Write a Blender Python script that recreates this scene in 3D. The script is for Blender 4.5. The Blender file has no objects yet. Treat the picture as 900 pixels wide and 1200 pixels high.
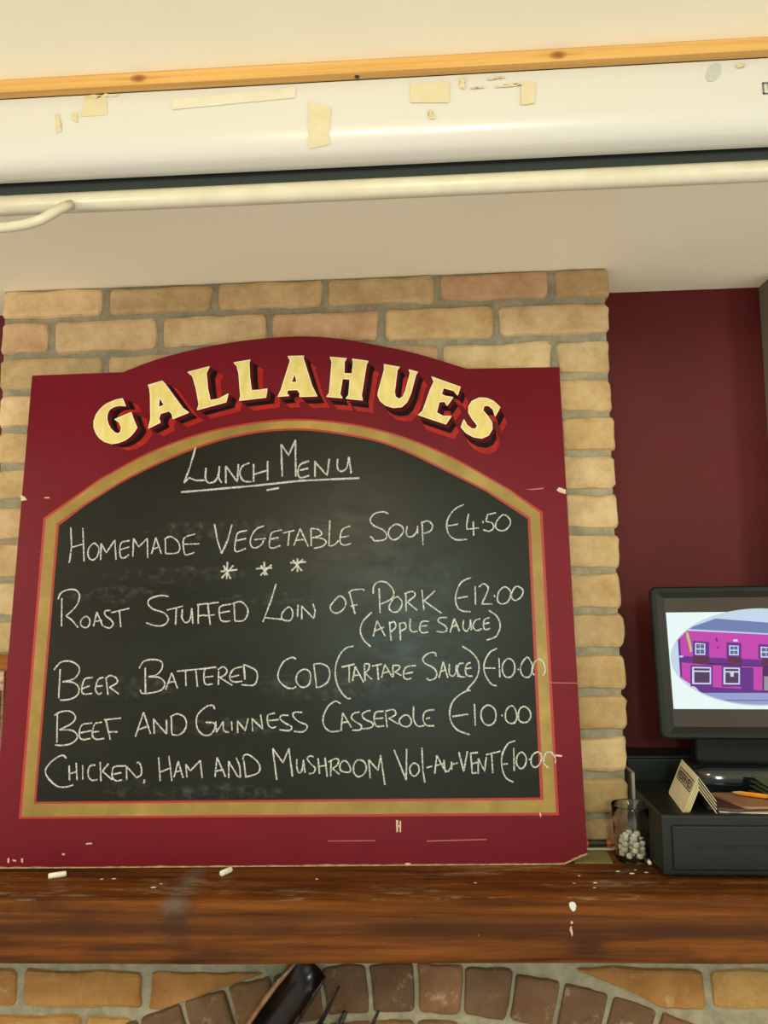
import bpy, math, random
from mathutils import Vector, Matrix, noise
from mathutils.geometry import tessellate_polygon

# ------------------------------------------------------------------ camera, world, lights
H = 1.74                                   # eye height above the floor; coordinates below are written relative to eye level
scene = bpy.context.scene
COL = scene.collection
YAW, PITCH, ROLL, DIST = 0.060805, 0.089290, -0.015002, 1.46677
fw = Vector((-math.sin(YAW)*math.cos(PITCH), math.cos(YAW)*math.cos(PITCH), math.sin(PITCH)))
rt = Vector((math.cos(YAW), math.sin(YAW), 0)); up = rt.cross(fw)
r2 = rt*math.cos(ROLL) + up*math.sin(ROLL); u2 = -rt*math.sin(ROLL) + up*math.cos(ROLL)
cam = bpy.data.cameras.new('camera'); cam_o = bpy.data.objects.new('camera', cam); COL.objects.link(cam_o)
M = Matrix((r2, u2, -fw)).transposed().to_4x4(); M.translation = Vector((0, -DIST, H)); cam_o.matrix_world = M
cam.sensor_fit = 'VERTICAL'; cam.sensor_height = 36.0; cam.lens = 27.0; cam.clip_start = 0.02
scene.camera = cam_o

world = bpy.data.worlds.new('room_air'); scene.world = world; world.use_nodes = True
wt = world.node_tree; bg = wt.nodes['Background']
wtc = wt.nodes.new('ShaderNodeTexCoord'); wsp = wt.nodes.new('ShaderNodeSeparateXYZ'); wrp = wt.nodes.new('ShaderNodeValToRGB')
wmr = wt.nodes.new('ShaderNodeMapRange'); wmr.inputs['From Min'].default_value = -1; wmr.inputs['From Max'].default_value = 1
wt.links.new(wtc.outputs['Generated'], wsp.inputs[0]); wt.links.new(wsp.outputs['Z'], wmr.inputs['Value']); wt.links.new(wmr.outputs[0], wrp.inputs[0])
we = wrp.color_ramp.elements                  # brighter below to light the ceiling, dimmer at eye level against haze, pale above
we[0].position = 0.30; we[0].color = (0.78, 0.74, 0.66, 1); we[1].position = 0.50; we[1].color = (0.27, 0.257, 0.23, 1)
e_ = we.new(0.75); e_.color = (0.62, 0.59, 0.53, 1)
wt.links.new(wrp.outputs[0], bg.inputs[0]); bg.inputs[1].default_value = 1.42

def area(name, loc, target, sx, sy, power, color, spread=None):
    l = bpy.data.lights.new(name, 'AREA'); l.shape = 'RECTANGLE'; l.size = sx; l.size_y = sy
    l.energy = power; l.color = color
    if spread: l.spread = spread
    o = bpy.data.objects.new(name, l); COL.objects.link(o)
    o.location = Vector(loc) + Vector((0, 0, H))
    o.rotation_euler = (Vector(target) - Vector(loc)).to_track_quat('-Z', 'Y').to_euler()
    return o
def bulb(name, loc, power, color, rad):
    l = bpy.data.lights.new(name, 'POINT'); l.energy = power; l.color = color; l.shadow_soft_size = rad
    o = bpy.data.objects.new(name, l); COL.objects.link(o); o.location = Vector(loc) + Vector((0, 0, H)); return o
area('right_fill', (2.3, -3.2, 0.05), (-0.2, 0, 0.1), 1.5, 1.3, 11, (1.0, 0.96, 0.88))  # added fill from the right, set clear of the board's reflection
area('left_fill', (-2.6, -3.0, 0.0), (0.0, 0, 0.1), 1.5, 1.3, 8, (1.0, 0.96, 0.88))  # matching fill added on the left, also out of the reflection
bulb('overhead_fill', (-2.1, -1.5, 0.36), 40, (1.0, 0.90, 0.74), 0.12)  # added unseen lamp for the warm light from above, moved aside against haze
bulb('second_overhead_fill', (2.0, -1.5, 0.36), 40, (1.0, 0.90, 0.74), 0.12)  # its added twin on the right, lifting ceiling and upper bricks
area('lamp_light', (-0.16, -1.62, 0.57), (-0.15, -0.04, 0.12), 0.16, 0.12, 5.0, (1.0, 0.78, 0.45))
area('far_window_light', (0.17, -3.2, 0.40), (0, -0.05, -0.1), 0.26, 0.36, 22, (0.66, 1.0, 0.88))

vs = scene.view_settings
vs.view_transform = 'Standard'; vs.look = 'None'; vs.gamma = 1.0; vs.use_curve_mapping = False
vs.exposure = 0.0

# ------------------------------------------------------------------ helpers
def lin(r, g, b):
    f = lambda c: (c/255/12.92) if c/255 <= 0.04045 else ((c/255+0.055)/1.055)**2.4
    return (f(r), f(g), f(b), 1)

class MB:
    """collects faces, then links them as ONE mesh object"""
    def __init__(s): s.v = []; s.f = []; s.m = []; s.c = []; s.col = None; s.smooth = False
    def add(s, vs_, fs, mi=0):
        n = len(s.v); s.v += [tuple(a) for a in vs_]
        for f in fs: s.f.append([i+n for i in f]); s.m.append(mi)
        if s.col is not None: s.c += [s.col]*len(vs_)
        return s
    def box(s, a, b, mi=0):
        (x0, y0, z0), (x1, y1, z1) = a, b
        return s.add([(x0,y0,z0),(x1,y0,z0),(x1,y1,z0),(x0,y1,z0),(x0,y0,z1),(x1,y0,z1),(x1,y1,z1),(x0,y1,z1)],
              [(0,3,2,1),(4,5,6,7),(0,1,5,4),(1,2,6,5),(2,3,7,6),(3,0,4,7)], mi)
    def prism(s, pts, holes, y0, y1, mi=0, mi_side=None):
        """polygon in (x,z), front at y0, back at y1"""
        loops = [pts] + list(holes)
        flat = [p for l in loops for p in l]
        tri = tessellate_polygon([[Vector((p[0], p[1], 0)) for p in l] for l in loops])
        n = len(flat)
        vs_ = [(p[0], y0, p[1]) for p in flat] + [(p[0], y1, p[1]) for p in flat]
        fs = []
        for t in tri:
            a, b, c = [Vector(flat[i]) for i in t]
            ccw = (b-a).cross(c-a) > 0
            t = list(t) if ccw else list(t)[::-1]
            fs.append(t); fs.append([i+n for i in t[::-1]])
        s.add(vs_, fs, mi)
        k = 0; sides = []
        base = len(s.v) - 2*n
        for l in loops:
            area2 = sum(l[i][0]*l[(i+1) % len(l)][1] - l[(i+1) % len(l)][0]*l[i][1] for i in range(len(l)))
            for i in range(len(l)):
                a = base+k+i; b = base+k+(i+1) % len(l)
                q = [a, a+n, b+n, b] if (area2 > 0) == (l is pts) or True else [b, b+n, a+n, a]
                s.f.append(q); s.m.append(mi if mi_side is None else mi_side)
            k += len(l)
        return s
    def lathe(s, prof, c=(0,0,0), n=32, mi=0, close=False):
        vs_ = []; fs = []
        m = len(prof)
        for i in range(n):
            a = 2*math.pi*i/n
            for r, z in prof: vs_.append((c[0]+r*math.cos(a), c[1]+r*math.sin(a), c[2]+z))
        for i in range(n):
            j = (i+1) % n
            for k in range(m-1 if not close else m):
                k2 = (k+1) % m
                fs.append((i*m+k, j*m+k, j*m+k2, i*m+k2))
        return s.add(vs_, fs, mi)
    def tube(s, pts, rad, n=12, mi=0, cap=True):
        pts = [Vector(p) for p in pts]; vs_ = []; fs = []
        ref = Vector((0.013, 0.31, 0.95))
        for i, p in enumerate(pts):
            t = (pts[min(i+1, len(pts)-1)] - pts[max(i-1, 0)]).normalized()
            a = t.cross(ref)
            if a.length < 0.15: a = t.cross(Vector((0.95, 0.1, 0.2)))
            a.normalize(); b = t.cross(a)
            r = rad[i] if isinstance(rad, (list, tuple)) else rad
            for k in range(n):
                q = 2*math.pi*k/n; vs_.append(p + a*r*math.cos(q) + b*r*math.sin(q))
        for i in range(len(pts)-1):
            for k in range(n):
                k2 = (k+1) % n; fs.append((i*n+k, i*n+k2, (i+1)*n+k2, (i+1)*n+k))
        if cap: fs.append(tuple(range(n))[::-1]); fs.append(tuple((len(pts)-1)*n+k for k in range(n)))
        return s.add(vs_, fs, mi)

def tag(o, label, cat, group=None):
    o['label'] = label
    if cat: o['category'] = cat
    if group: o['group'] = group
    return o

def obj(name, mb, mats, parent=None, bevel=0, smooth=False, world=True, label=None, recalc=True, subs=0):
    """world: coordinates are room coordinates (relative to eye level); a parent's location is taken off"""
    if not isinstance(mats, (list, tuple)): mats = [mats]
    off = Vector((0, 0, 0))
    if parent is not None:
        if world:
            p = parent
            while p is not None: off += Vector(p.location); p = p.parent
            off.z -= H
    else:
        xs, ys, zs = zip(*mb.v)
        off = Vector(((min(xs)+max(xs))/2, (min(ys)+max(ys))/2, min(zs)))
    me = bpy.data.meshes.new(name)
    me.from_pydata([Vector(v)-off for v in mb.v], [], mb.f)
    for m in mats: me.materials.append(m)
    me.polygons.foreach_set('material_index', mb.m)
    if mb.c:
        at = me.color_attributes.new('Col', 'FLOAT_COLOR', 'POINT')
        at.data.foreach_set('color', [c for col in mb.c for c in col])
    if recalc:
        import bmesh
        bm = bmesh.new(); bm.from_mesh(me); bmesh.ops.recalc_face_normals(bm, faces=bm.faces); bm.to_mesh(me); bm.free()
    if smooth: me.polygons.foreach_set('use_smooth', [True]*len(me.polygons))
    me.update()
    o = bpy.data.objects.new(name, me); COL.objects.link(o)
    if parent is not None: o.parent = parent
    else: o.location = off + Vector((0, 0, H))
    if bevel:
        b = o.modifiers.new('bevel', 'BEVEL'); b.width = bevel; b.segments = 3; b.limit_method = 'ANGLE'
    if subs:
        b = o.modifiers.new('sub', 'SUBSURF'); b.levels = subs; b.render_levels = subs
    if label: o['label'] = label
    return o

def thing(name, label, cat, loc, group=None):
    o = bpy.data.objects.new(name, None); COL.objects.link(o)
    o.location = Vector(loc) + Vector((0, 0, H)); o.empty_display_size = 0.05
    return tag(o, label, cat, group)

def struct(name, mb, mats, **k):
    o = obj(name, mb, mats, **k); o['kind'] = 'structure'; return o

# ------------------------------------------------------------------ materials
def mat(name, color, rough=0.5, metal=0.0, spec=0.5, coat=0.0):
    m = bpy.data.materials.new(name); m.use_nodes = True
    b = m.node_tree.nodes['Principled BSDF']
    b.inputs['Base Color'].default_value = color; b.inputs['Roughness'].default_value = rough
    b.inputs['Metallic'].default_value = metal; b.inputs['Specular IOR Level'].default_value = spec
    b.inputs['Coat Weight'].default_value = coat
    return m

class NT:
    def __init__(s, m): s.t = m.node_tree; s.b = s.t.nodes['Principled BSDF']
    def n(s, typ, **k):
        x = s.t.nodes.new(typ)
        for a, v in k.items():
            if a.startswith('i_'):
                key = a[2:]; key = int(key) if key.isdigit() else key.replace('_', ' ')
                x.inputs[key].default_value = v
            else: setattr(x, a, v)
        return x
    def l(s, a, b): s.t.links.new(a, b)
    def noise(s, scale, detail=4, stretch=(1,1,1), rough=0.6, seed=0):
        tc = s.n('ShaderNodeTexCoord'); mp = s.n('ShaderNodeMapping'); mp.inputs['Scale'].default_value = stretch
        mp.inputs['Location'].default_value = (seed, seed*.7, seed*.3)
        s.l(tc.outputs['Object'], mp.inputs['Vector'])
        nz = s.n('ShaderNodeTexNoise', i_Scale=scale, i_Detail=detail, i_Roughness=rough); s.l(mp.outputs[0], nz.inputs['Vector'])
        return nz.outputs['Fac']
    def ramp(s, fac, stops):
        r = s.n('ShaderNodeValToRGB'); e = r.color_ramp.elements
        while len(e) < len(stops): e.new(0.5)
        for x, (p, c) in zip(e, stops): x.position = p; x.color = c
        s.l(fac, r.inputs[0]); return r.outputs[0]
    def mix(s, fac, a, b, mode='MIX'):
        x = s.n('ShaderNodeMix', data_type='RGBA', blend_type=mode)
        for sock, v in ((x.inputs[0], fac), (x.inputs[6], a), (x.inputs[7], b)):
            if isinstance(v, (int, float, tuple)): sock.default_value = v
            else: s.l(v, sock)
        return x.outputs[2]
    def bump(s, h, strength=0.3, dist=0.002):
        x = s.n('ShaderNodeBump', i_Strength=strength, i_Distance=dist); s.l(h, x.inputs['Height']); s.l(x.outputs[0], s.b.inputs['Normal'])
    def color(s, c): s.l(c, s.b.inputs['Base Color'])

W = (1,1,1,1); K = (0,0,0,1)
def noisy(name, c1, c2, scale, rough=0.5, stretch=(1,1,1), bump=0.0, bdist=0.002, lo=0.35, hi=0.65, metal=0, spec=0.5, coat=0, bscale=None):
    m = mat(name, c1, rough, metal, spec, coat); t = NT(m)
    f = t.noise(scale, 5, stretch); t.color(t.ramp(f, [(lo, c1), (hi, c2)]))
    if bump: t.bump(t.noise(bscale or scale, 6, stretch, seed=3), bump, bdist)
    return m

M_ceil = noisy('ceiling_paint', lin(248,240,214), lin(244,235,206), 3, 0.8, bump=0.15, bdist=0.001, bscale=60)
M_redwall = noisy('dark_red_wall_paint', lin(94,30,30), lin(86,27,27), 4, 0.6, spec=0.2, bump=0.1, bscale=80, bdist=0.001)
M_plaster = noisy('pier_paint', lin(120,112,92), lin(112,104,86), 6, 0.7)
M_floor = noisy('floor_boards', lin(96,66,40), lin(72,48,28), 4, 0.5, stretch=(1,12,1))

def brick_mat():
    m = mat('brick', W, 0.85, spec=0.25); t = NT(m)
    at = t.n('ShaderNodeAttribute', attribute_name='Col')
    big = t.ramp(t.noise(14, 6, rough=0.7), [(0.3, lin(205,190,172)), (0.55, lin(236,232,226)), (0.75, W)])
    c = t.mix(1.0, at.outputs['Color'], big, 'MULTIPLY')
    pale = t.ramp(t.noise(55, 5, (1,1,1.6), 0.65, seed=5), [(0.62, K), (0.72, W)])
    c = t.mix(t.ramp(t.noise(30, 6, seed=9, rough=0.7), [(0.58, K), (0.74, (0.4,)*3+(1,))]), c, lin(216,196,150))
    c = t.mix(t.ramp(t.noise(90, 4, seed=2), [(0.68, K), (0.76, (0.5,)*3+(1,))]), c, lin(110,84,52))
    t.color(c); t.bump(t.noise(60, 9, seed=1, rough=0.75), 0.8, 0.005); return m
M_brick = brick_mat()
M_mortar = noisy('mortar', lin(160,150,124), lin(132,126,106), 40, 0.95, bump=0.8, bdist=0.004, bscale=130, spec=0.1)

def wood(name, c1, c2, c3, stretch, rough, scale=10, coat=0):
    m = mat(name, c1, rough, coat=coat, spec=0.12); t = NT(m)
    c = t.ramp(t.noise(scale, 8, stretch, 0.65), [(0.3, c1), (0.5, c2), (0.72, c3)])
    t.color(c); t.bump(t.noise(scale*3, 8, stretch, 0.7, 4), 0.4, 0.003); return m
def mantel_mat():
    m = wood('mantel_oak', lin(58,29,8), lin(96,52,15), lin(122,71,23), (0.45,16,16), 0.5, 5); t = NT(m)
    c0 = m.node_tree.nodes['Principled BSDF'].inputs['Base Color'].links[0].from_socket
    # dark knots and stains; the wide streaks also put shade into the front's colour
    c = t.mix(t.ramp(t.noise(7, 5, (0.7,2,2), seed=11), [(0.52, K), (0.70, (0.7,)*3+(1,))]), c0, lin(44,22,12))
    tc0 = t.n('ShaderNodeTexCoord')
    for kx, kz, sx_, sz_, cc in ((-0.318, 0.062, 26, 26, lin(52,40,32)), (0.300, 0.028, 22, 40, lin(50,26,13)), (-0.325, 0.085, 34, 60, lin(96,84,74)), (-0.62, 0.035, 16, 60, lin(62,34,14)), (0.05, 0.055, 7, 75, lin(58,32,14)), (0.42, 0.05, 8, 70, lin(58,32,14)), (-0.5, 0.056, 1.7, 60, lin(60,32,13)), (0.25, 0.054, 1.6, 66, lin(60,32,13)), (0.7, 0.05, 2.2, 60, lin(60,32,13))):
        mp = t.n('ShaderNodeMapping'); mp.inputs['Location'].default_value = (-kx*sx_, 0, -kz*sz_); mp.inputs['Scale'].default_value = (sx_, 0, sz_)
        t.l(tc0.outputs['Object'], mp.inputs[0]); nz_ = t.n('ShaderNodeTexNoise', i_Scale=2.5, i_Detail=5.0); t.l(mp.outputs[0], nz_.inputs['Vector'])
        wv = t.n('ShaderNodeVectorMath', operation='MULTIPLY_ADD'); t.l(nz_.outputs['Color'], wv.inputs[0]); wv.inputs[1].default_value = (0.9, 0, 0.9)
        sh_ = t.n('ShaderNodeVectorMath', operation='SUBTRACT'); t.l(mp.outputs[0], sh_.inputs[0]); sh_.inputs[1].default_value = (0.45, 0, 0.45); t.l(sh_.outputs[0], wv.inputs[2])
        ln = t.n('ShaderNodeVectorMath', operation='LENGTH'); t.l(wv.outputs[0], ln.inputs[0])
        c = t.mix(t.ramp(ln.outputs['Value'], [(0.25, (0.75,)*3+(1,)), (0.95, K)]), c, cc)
    # chalk dust and worn pale scratches on the upper face only
    geo = t.n('ShaderNodeTexCoord'); sep = t.n('ShaderNodeSeparateXYZ'); t.l(geo.outputs['Object'], sep.inputs[0])
    g = t.n('ShaderNodeMath', operation='GREATER_THAN'); g.inputs[1].default_value = MANTEL_TOP_LOCAL; t.l(sep.outputs['Z'], g.inputs[0])
    dust = t.ramp(t.noise(14, 9, (0.6,3,1), 0.8, seed=21), [(0.53, K), (0.70, (0.6,)*3+(1,))])
    mu = t.n('ShaderNodeMath', operation='MULTIPLY'); t.l(dust, mu.inputs[0]); t.l(g.outputs[0], mu.inputs[1])
    c = t.mix(mu.outputs[0], c, lin(178,158,130))
    spk = t.ramp(t.noise(120, 2, seed=31), [(0.75, K), (0.79, (0.6,)*3+(1,))])
    c = t.mix(spk, c, lin(170,140,100))
    t.color(c); return m
MANTEL_TOP_LOCAL = 0.088
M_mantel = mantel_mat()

M_batten = None
def batten_mat():
    m = wood('pine_batten', lin(184,138,74), lin(198,152,86), lin(208,164,98), (0.5,30,30), 0.5, 5); t = NT(m)
    c = m.node_tree.nodes['Principled BSDF'].inputs['Base Color'].links[0].from_socket
    tc = t.n('ShaderNodeTexCoord')
    for kx in KNOTS:
        mp = t.n('ShaderNodeMapping'); mp.inputs['Location'].default_value = (-kx*90, 0, -0.0075*170); mp.inputs['Scale'].default_value = (90, 0, 170)
        t.l(tc.outputs['Object'], mp.inputs[0])
        ln = t.n('ShaderNodeVectorMath', operation='LENGTH'); t.l(mp.outputs[0], ln.inputs[0])
        f = t.ramp(ln.outputs['Value'], [(0.35, (0.85,)*3+(1,)), (0.8, (0.35,)*3+(1,)), (1.0, K)])
        c = t.mix(f, c, lin(112,58,24))
        mp2 = t.n('ShaderNodeMapping'); mp2.inputs['Location'].default_value = (-kx*24, 0, -0.0075*330); mp2.inputs['Scale'].default_value = (24, 0, 330)
        t.l(tc.outputs['Object'], mp2.inputs[0]); l2 = t.n('ShaderNodeVectorMath', operation='LENGTH'); t.l(mp2.outputs[0], l2.inputs[0])
        c = t.mix(t.ramp(l2.outputs['Value'], [(0.2, (0.4,)*3+(1,)), (1.0, K)]), c, lin(150,92,40))
    t.color(c); return m

def case_mat():
    m = mat('cream_enamel', lin(194,189,180), 0.3, coat=0.3); t = NT(m)
    c = t.mix(t.ramp(t.noise(230, 1, seed=3), [(0.79, K), (0.82, (0.8,)*3+(1,))]), lin(194,189,180), lin(120,90,55))
    t.color(c); return m
M_case = case_mat()
M_bar = noisy('cream_bar_paint', lin(200,193,170), lin(192,183,158), 30, 0.35)
M_fabric = mat('black_screen_fabric', lin(30,36,32), 0.75)
M_tape = noisy('old_masking_tape', lin(196,184,150), lin(190,176,140), 60, 0.7)
M_tape_pale = noisy('faded_tape', lin(200,192,172), lin(195,185,163), 50, 0.6)
M_tapeedge = noisy('tape_residue', lin(188,170,130), lin(198,184,150), 90, 0.8)
M_grey = mat('grey_smear', lin(170,169,162), 0.6)
M_ink = mat('grey_print', lin(90,88,82), 0.6)

def red_board():
    m = mat('maroon_gloss_paint', lin(112,18,34), 0.32, spec=0.18); t = NT(m)
    c = t.ramp(t.noise(3, 4, (1,1,1)), [(0.35, lin(108,18,31)), (0.65, lin(97,15,27))])
    t.color(c); t.bump(t.noise(160, 3, seed=2), 0.04, 0.001); return m
M_red = red_board()
M_edge = noisy('bare_board_edge', lin(176,150,112), lin(130,96,66), 70, 0.8)
M_vermilion = mat('vermilion_line', lin(158,34,16), 0.4)
M_bright = mat('bright_red_shade', lin(205,36,28), 0.38)
M_black = mat('black_shade_paint', lin(28,14,14), 0.45, spec=0.2)
M_maroon = mat('maroon_gap_paint', lin(112,18,34), 0.32, spec=0.18)
def gold_mat():
    m = mat('gold_paint', lin(160,124,52), 0.42, 0.1); t = NT(m)
    c = t.ramp(t.noise(9, 4, (1.2,1,1.2), 0.6), [(0.3, lin(124,98,38)), (0.5, lin(142,113,46)), (0.75, lin(172,142,66))])
    t.color(c); return m
M_gold = gold_mat()
def cream_mat():
    m = mat('cream_leaf', lin(238,214,132), 0.45); t = NT(m)
    t.color(t.ramp(t.noise(40, 4, (1.5,1,.6)), [(0.35, lin(208,184,98)), (0.65, lin(222,203,132))])); return m
M_cream = cream_mat()
M_cream_edge = mat('pale_cream_outline', lin(232,220,176), 0.45)
def slate_mat():
    m = mat('blackboard', lin(42,41,36), 0.46, spec=0.17); t = NT(m)
    a = t.ramp(t.noise(4, 6, (0.6,1,1.5), 0.7), [(0.35, lin(25,25,18)), (0.7, lin(35,35,27))])
    b = t.ramp(t.noise(7, 9, (1,1,2.5), 0.8, seed=8), [(0.6, K), (0.85, (0.10,)*3+(1,))])
    t.color(t.mix(b, a, lin(120,118,108)))
    r = t.ramp(t.noise(18, 6, (1,1,2), 0.7, seed=4), [(0.3, (0.28,)*3+(1,)), (0.7, (0.40,)*3+(1,))]); t.l(r, t.b.inputs['Roughness'])
    t.bump(t.noise(220, 4, seed=6), 0.12, 0.001); return m
M_slate = slate_mat()
def chalk_mat():
    m = mat('chalk_line', lin(208,208,200), 0.95, spec=0.1); t = NT(m)
    a = t.ramp(t.noise(420, 3, (1,1,1), 0.6), [(0.34, (0.2,)*3+(1,)), (0.58, (0.92,)*3+(1,))]); t.l(a, t.b.inputs['Alpha']); return m
M_chalk = chalk_mat()
def smear_mat():
    m = mat('chalk_smear', lin(170,168,156), 0.95, spec=0.1); t = NT(m)
    a = t.ramp(t.noise(60, 6, (1,1,1), 0.75), [(0.48, K), (0.85, (0.20,)*3+(1,))]); t.l(a, t.b.inputs['Alpha']); return m
M_smear = smear_mat()
M_chip = mat('bare_chip', lin(206,180,150), 0.8)
M_scratch = mat('scratched_paint', lin(168,96,92), 0.7)
M_stick = noisy('chalk_stick', lin(236,230,214), lin(222,214,196), 80, 0.95, spec=0.1)
M_plastic = noisy('black_plastic', lin(17,20,16), lin(21,24,19), 30, 0.45, spec=0.22)
M_drawer = noisy('black_steel', lin(22,26,23), lin(26,30,26), 20, 0.42, spec=0.3)
M_gloss = mat('glossy_black_base', lin(16,24,28), 0.12, coat=0.5)
M_glassy = mat('screen_glass', lin(58,50,44), 0.25, spec=0.3)
M_blade = noisy('dark_polished_pod', lin(34,21,14), lin(20,12,8), 20, 0.22, spec=0.3)
M_rim = noisy('brown_polished_rim', lin(128,88,52), lin(84,52,28), 30, 0.18, coat=0.5)
M_card = noisy('cream_card', lin(226,214,176), lin(214,200,160), 30, 0.6)
M_cardedge = mat('card_edge', lin(236,226,200), 0.6)
M_print = mat('black_print', lin(30,28,26), 0.6)
M_brownA = noisy('brown_leather', lin(146,108,76), lin(128,92,64), 50, 0.5, bump=0.2, bscale=200, bdist=.001)
M_brownB = noisy('dark_brown_leather', lin(74,48,36), lin(62,40,30), 50, 0.5)
M_paper = noisy('paper', lin(206,196,170), lin(196,186,158), 20, 0.7)
M_note = noisy('yellowish_paper', lin(150,138,84), lin(120,112,66), 18, 0.75)
M_green = noisy('dull_green_paper', lin(72,84,56), lin(54,66,46), 30, 0.7)
M_orange = mat('orange_pencil_paint', lin(226,138,30), 0.4)
M_graphite = mat('graphite', lin(50,48,46), 0.5)
M_pwood = mat('sharpened_wood', lin(206,164,112), 0.6)
M_copper = mat('orange_band', lin(196,92,40), 0.35, 0.3)
M_markb = mat('black_barrel', lin(34,28,22), 0.4)
M_book = noisy('brown_cover', lin(104,78,58), lin(92,68,50), 40, 0.6)
M_pages = mat('grey_page_edge', lin(160,158,150), 0.7)
M_wood2 = wood('rack_wood', lin(120,66,22), lin(146,84,30), lin(160,98,40), (2,2,14), 0.5, 8)
M_leafA = noisy('pink_cream_leaflet', lin(200,170,140), lin(160,90,76), 60, 0.6, stretch=(1,1,3))
M_leafB = noisy('dull_red_leaflet', lin(140,70,60), lin(170,130,108), 50, 0.6, stretch=(1,1,4))
M_spot = mat('pale_blue_grey_spot', lin(196,204,208), 0.5)
M_screw = mat('dark_screw', lin(70,58,46), 0.4, 0.8)
M_feet = mat('rubber', lin(9,9,8), 0.8)
M_vase = mat('dark_vase', lin(40,34,30), 0.4)
def glass_mat():
    m = mat('clear_glass', (0.97,0.98,0.96,1), 0.02); b = m.node_tree.nodes['Principled BSDF']
    b.inputs['Transmission Weight'].default_value = 1.0; b.inputs['IOR'].default_value = 1.42; return m
M_glass = glass_mat()
def emis(name, c, s=1.0):
    m = mat(name, K, 0.3); b = m.node_tree.nodes['Principled BSDF']
    b.inputs['Emission Color'].default_value = c; b.inputs['Emission Strength'].default_value = s; b.inputs['Specular IOR Level'].default_value = 0.1
    return m

# ------------------------------------------------------------------ measured data (board units: millimetres from the middle of its lower edge)
OUTLINE = [(-509.7,-0.5),(-509,891.4),(-332.3,895.6),(-315.3,902.4),(-298.5,909.3),(-281.1,916.1),(-262.3,922.5),(-241.4,928.6),(-219,934.5),(-196.1,940),(-173.3,944.8),(-151,949),(-128.7,952.6),(-106.3,955.8),(-83.8,958.4),(-60.6,960.6),(-37.1,962.4),(-14,963.5),(7.7,963.9),(28,963.4),(47.1,962.2),(65.3,960.3),(82.6,958.2),(98.3,955.9),(112.4,953.3),(127,950.1),(144,946.4),(164.1,942.1),(186.1,937.2),(209.4,931.7),(233,925.3),(257.2,917.8),(282.2,909.3),(307.5,900.4),(332.6,891.7),(510.3,892.3),(509.7,15.4),(469.1,-0.6)]
RING = [[(-467.2,79.8),(-464.9,609.6),(-364.4,683.6),(-341.7,696.6),(-318.8,709.9),(-295.9,722.7),(-272.9,734.3),(-249.9,744.6),(-226.8,753.8),(-203.6,762.1),(-180.2,769.4),(-156.5,775.8),(-132.5,781.1),(-108.6,785.5),(-84.7,789.2),(-61.2,792.1),(-37.8,794.4),(-14.3,795.6),(9.7,795.7),(34.4,794.6),(59.5,792.3),(84.9,789),(110,784.7),(134.9,779.5),(159.6,773.3),(184.3,766),(209,757.6),(233.7,747.8),(258.5,736.8),(283.2,724.8),(307.7,712.1),(332.1,698.2),(356.3,683.3),(380.4,668.1),(404.4,653.1),(463.4,609.1),(464.8,78.3)],[(-462.3,83.2),(-459.8,606.7),(-364.2,679.6),(-341.4,692.6),(-318.6,705.9),(-295.7,718.7),(-272.7,730.3),(-249.7,740.5),(-226.6,749.8),(-203.4,758.1),(-180,765.4),(-156.3,771.7),(-132.4,777),(-108.5,781.4),(-84.6,785.1),(-61.1,788.1),(-37.8,790.3),(-14.3,791.5),(9.7,791.6),(34.4,790.5),(59.6,788.2),(84.9,784.9),(110,780.6),(134.8,775.4),(159.6,769.2),(184.2,762),(208.9,753.5),(233.7,743.8),(258.4,732.8),(283,720.8),(307.6,708.1),(331.9,694.3),(356.2,679.4),(380.3,664.2),(404.3,649.2),(458.1,606.6),(459.9,82.9)],[(-442.4,104.1),(-438.6,598),(-386.7,637.2),(-366.2,650.5),(-346.1,663.9),(-325.1,677.2),(-302,690.3),(-275.9,703.6),(-247.6,717),(-218.8,729.6),(-191.1,740.7),(-165.3,749.8),(-140.3,757.6),(-115.6,764),(-90.7,769.1),(-65.6,773),(-40.4,775.6),(-15.3,776.9),(9.9,776.9),(35.5,775.2),(61.5,772),(86.8,767.9),(110.4,763.4),(131.5,759),(150.9,754.2),(169.7,748.5),(189.4,741.4),(210.3,732.4),(231.7,721.8),(253.2,710.5),(274.5,699.3),(295.6,688.2),(316.6,676.9),(337.6,665.5),(358.4,654.3),(440.4,598.8),(439.5,103.3)],[(-438.7,107.8),(-434.2,594.4),(-386.4,633),(-366,646.2),(-345.8,659.6),(-324.8,672.9),(-301.8,686),(-275.7,699.3),(-247.4,712.7),(-218.6,725.3),(-191,736.3),(-165.1,745.4),(-140.1,753.2),(-115.5,759.6),(-90.6,764.7),(-65.5,768.6),(-40.4,771.2),(-15.2,772.5),(9.9,772.5),(35.6,770.8),(61.5,767.6),(86.8,763.5),(110.4,759),(131.5,754.6),(150.8,749.9),(169.7,744.2),(189.4,737.1),(210.2,728),(231.6,717.5),(253.1,706.2),(274.4,695),(295.5,683.9),(316.5,672.6),(337.4,661.3),(358.3,650),(435.5,595.8),(434.1,107.5)]]
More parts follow.
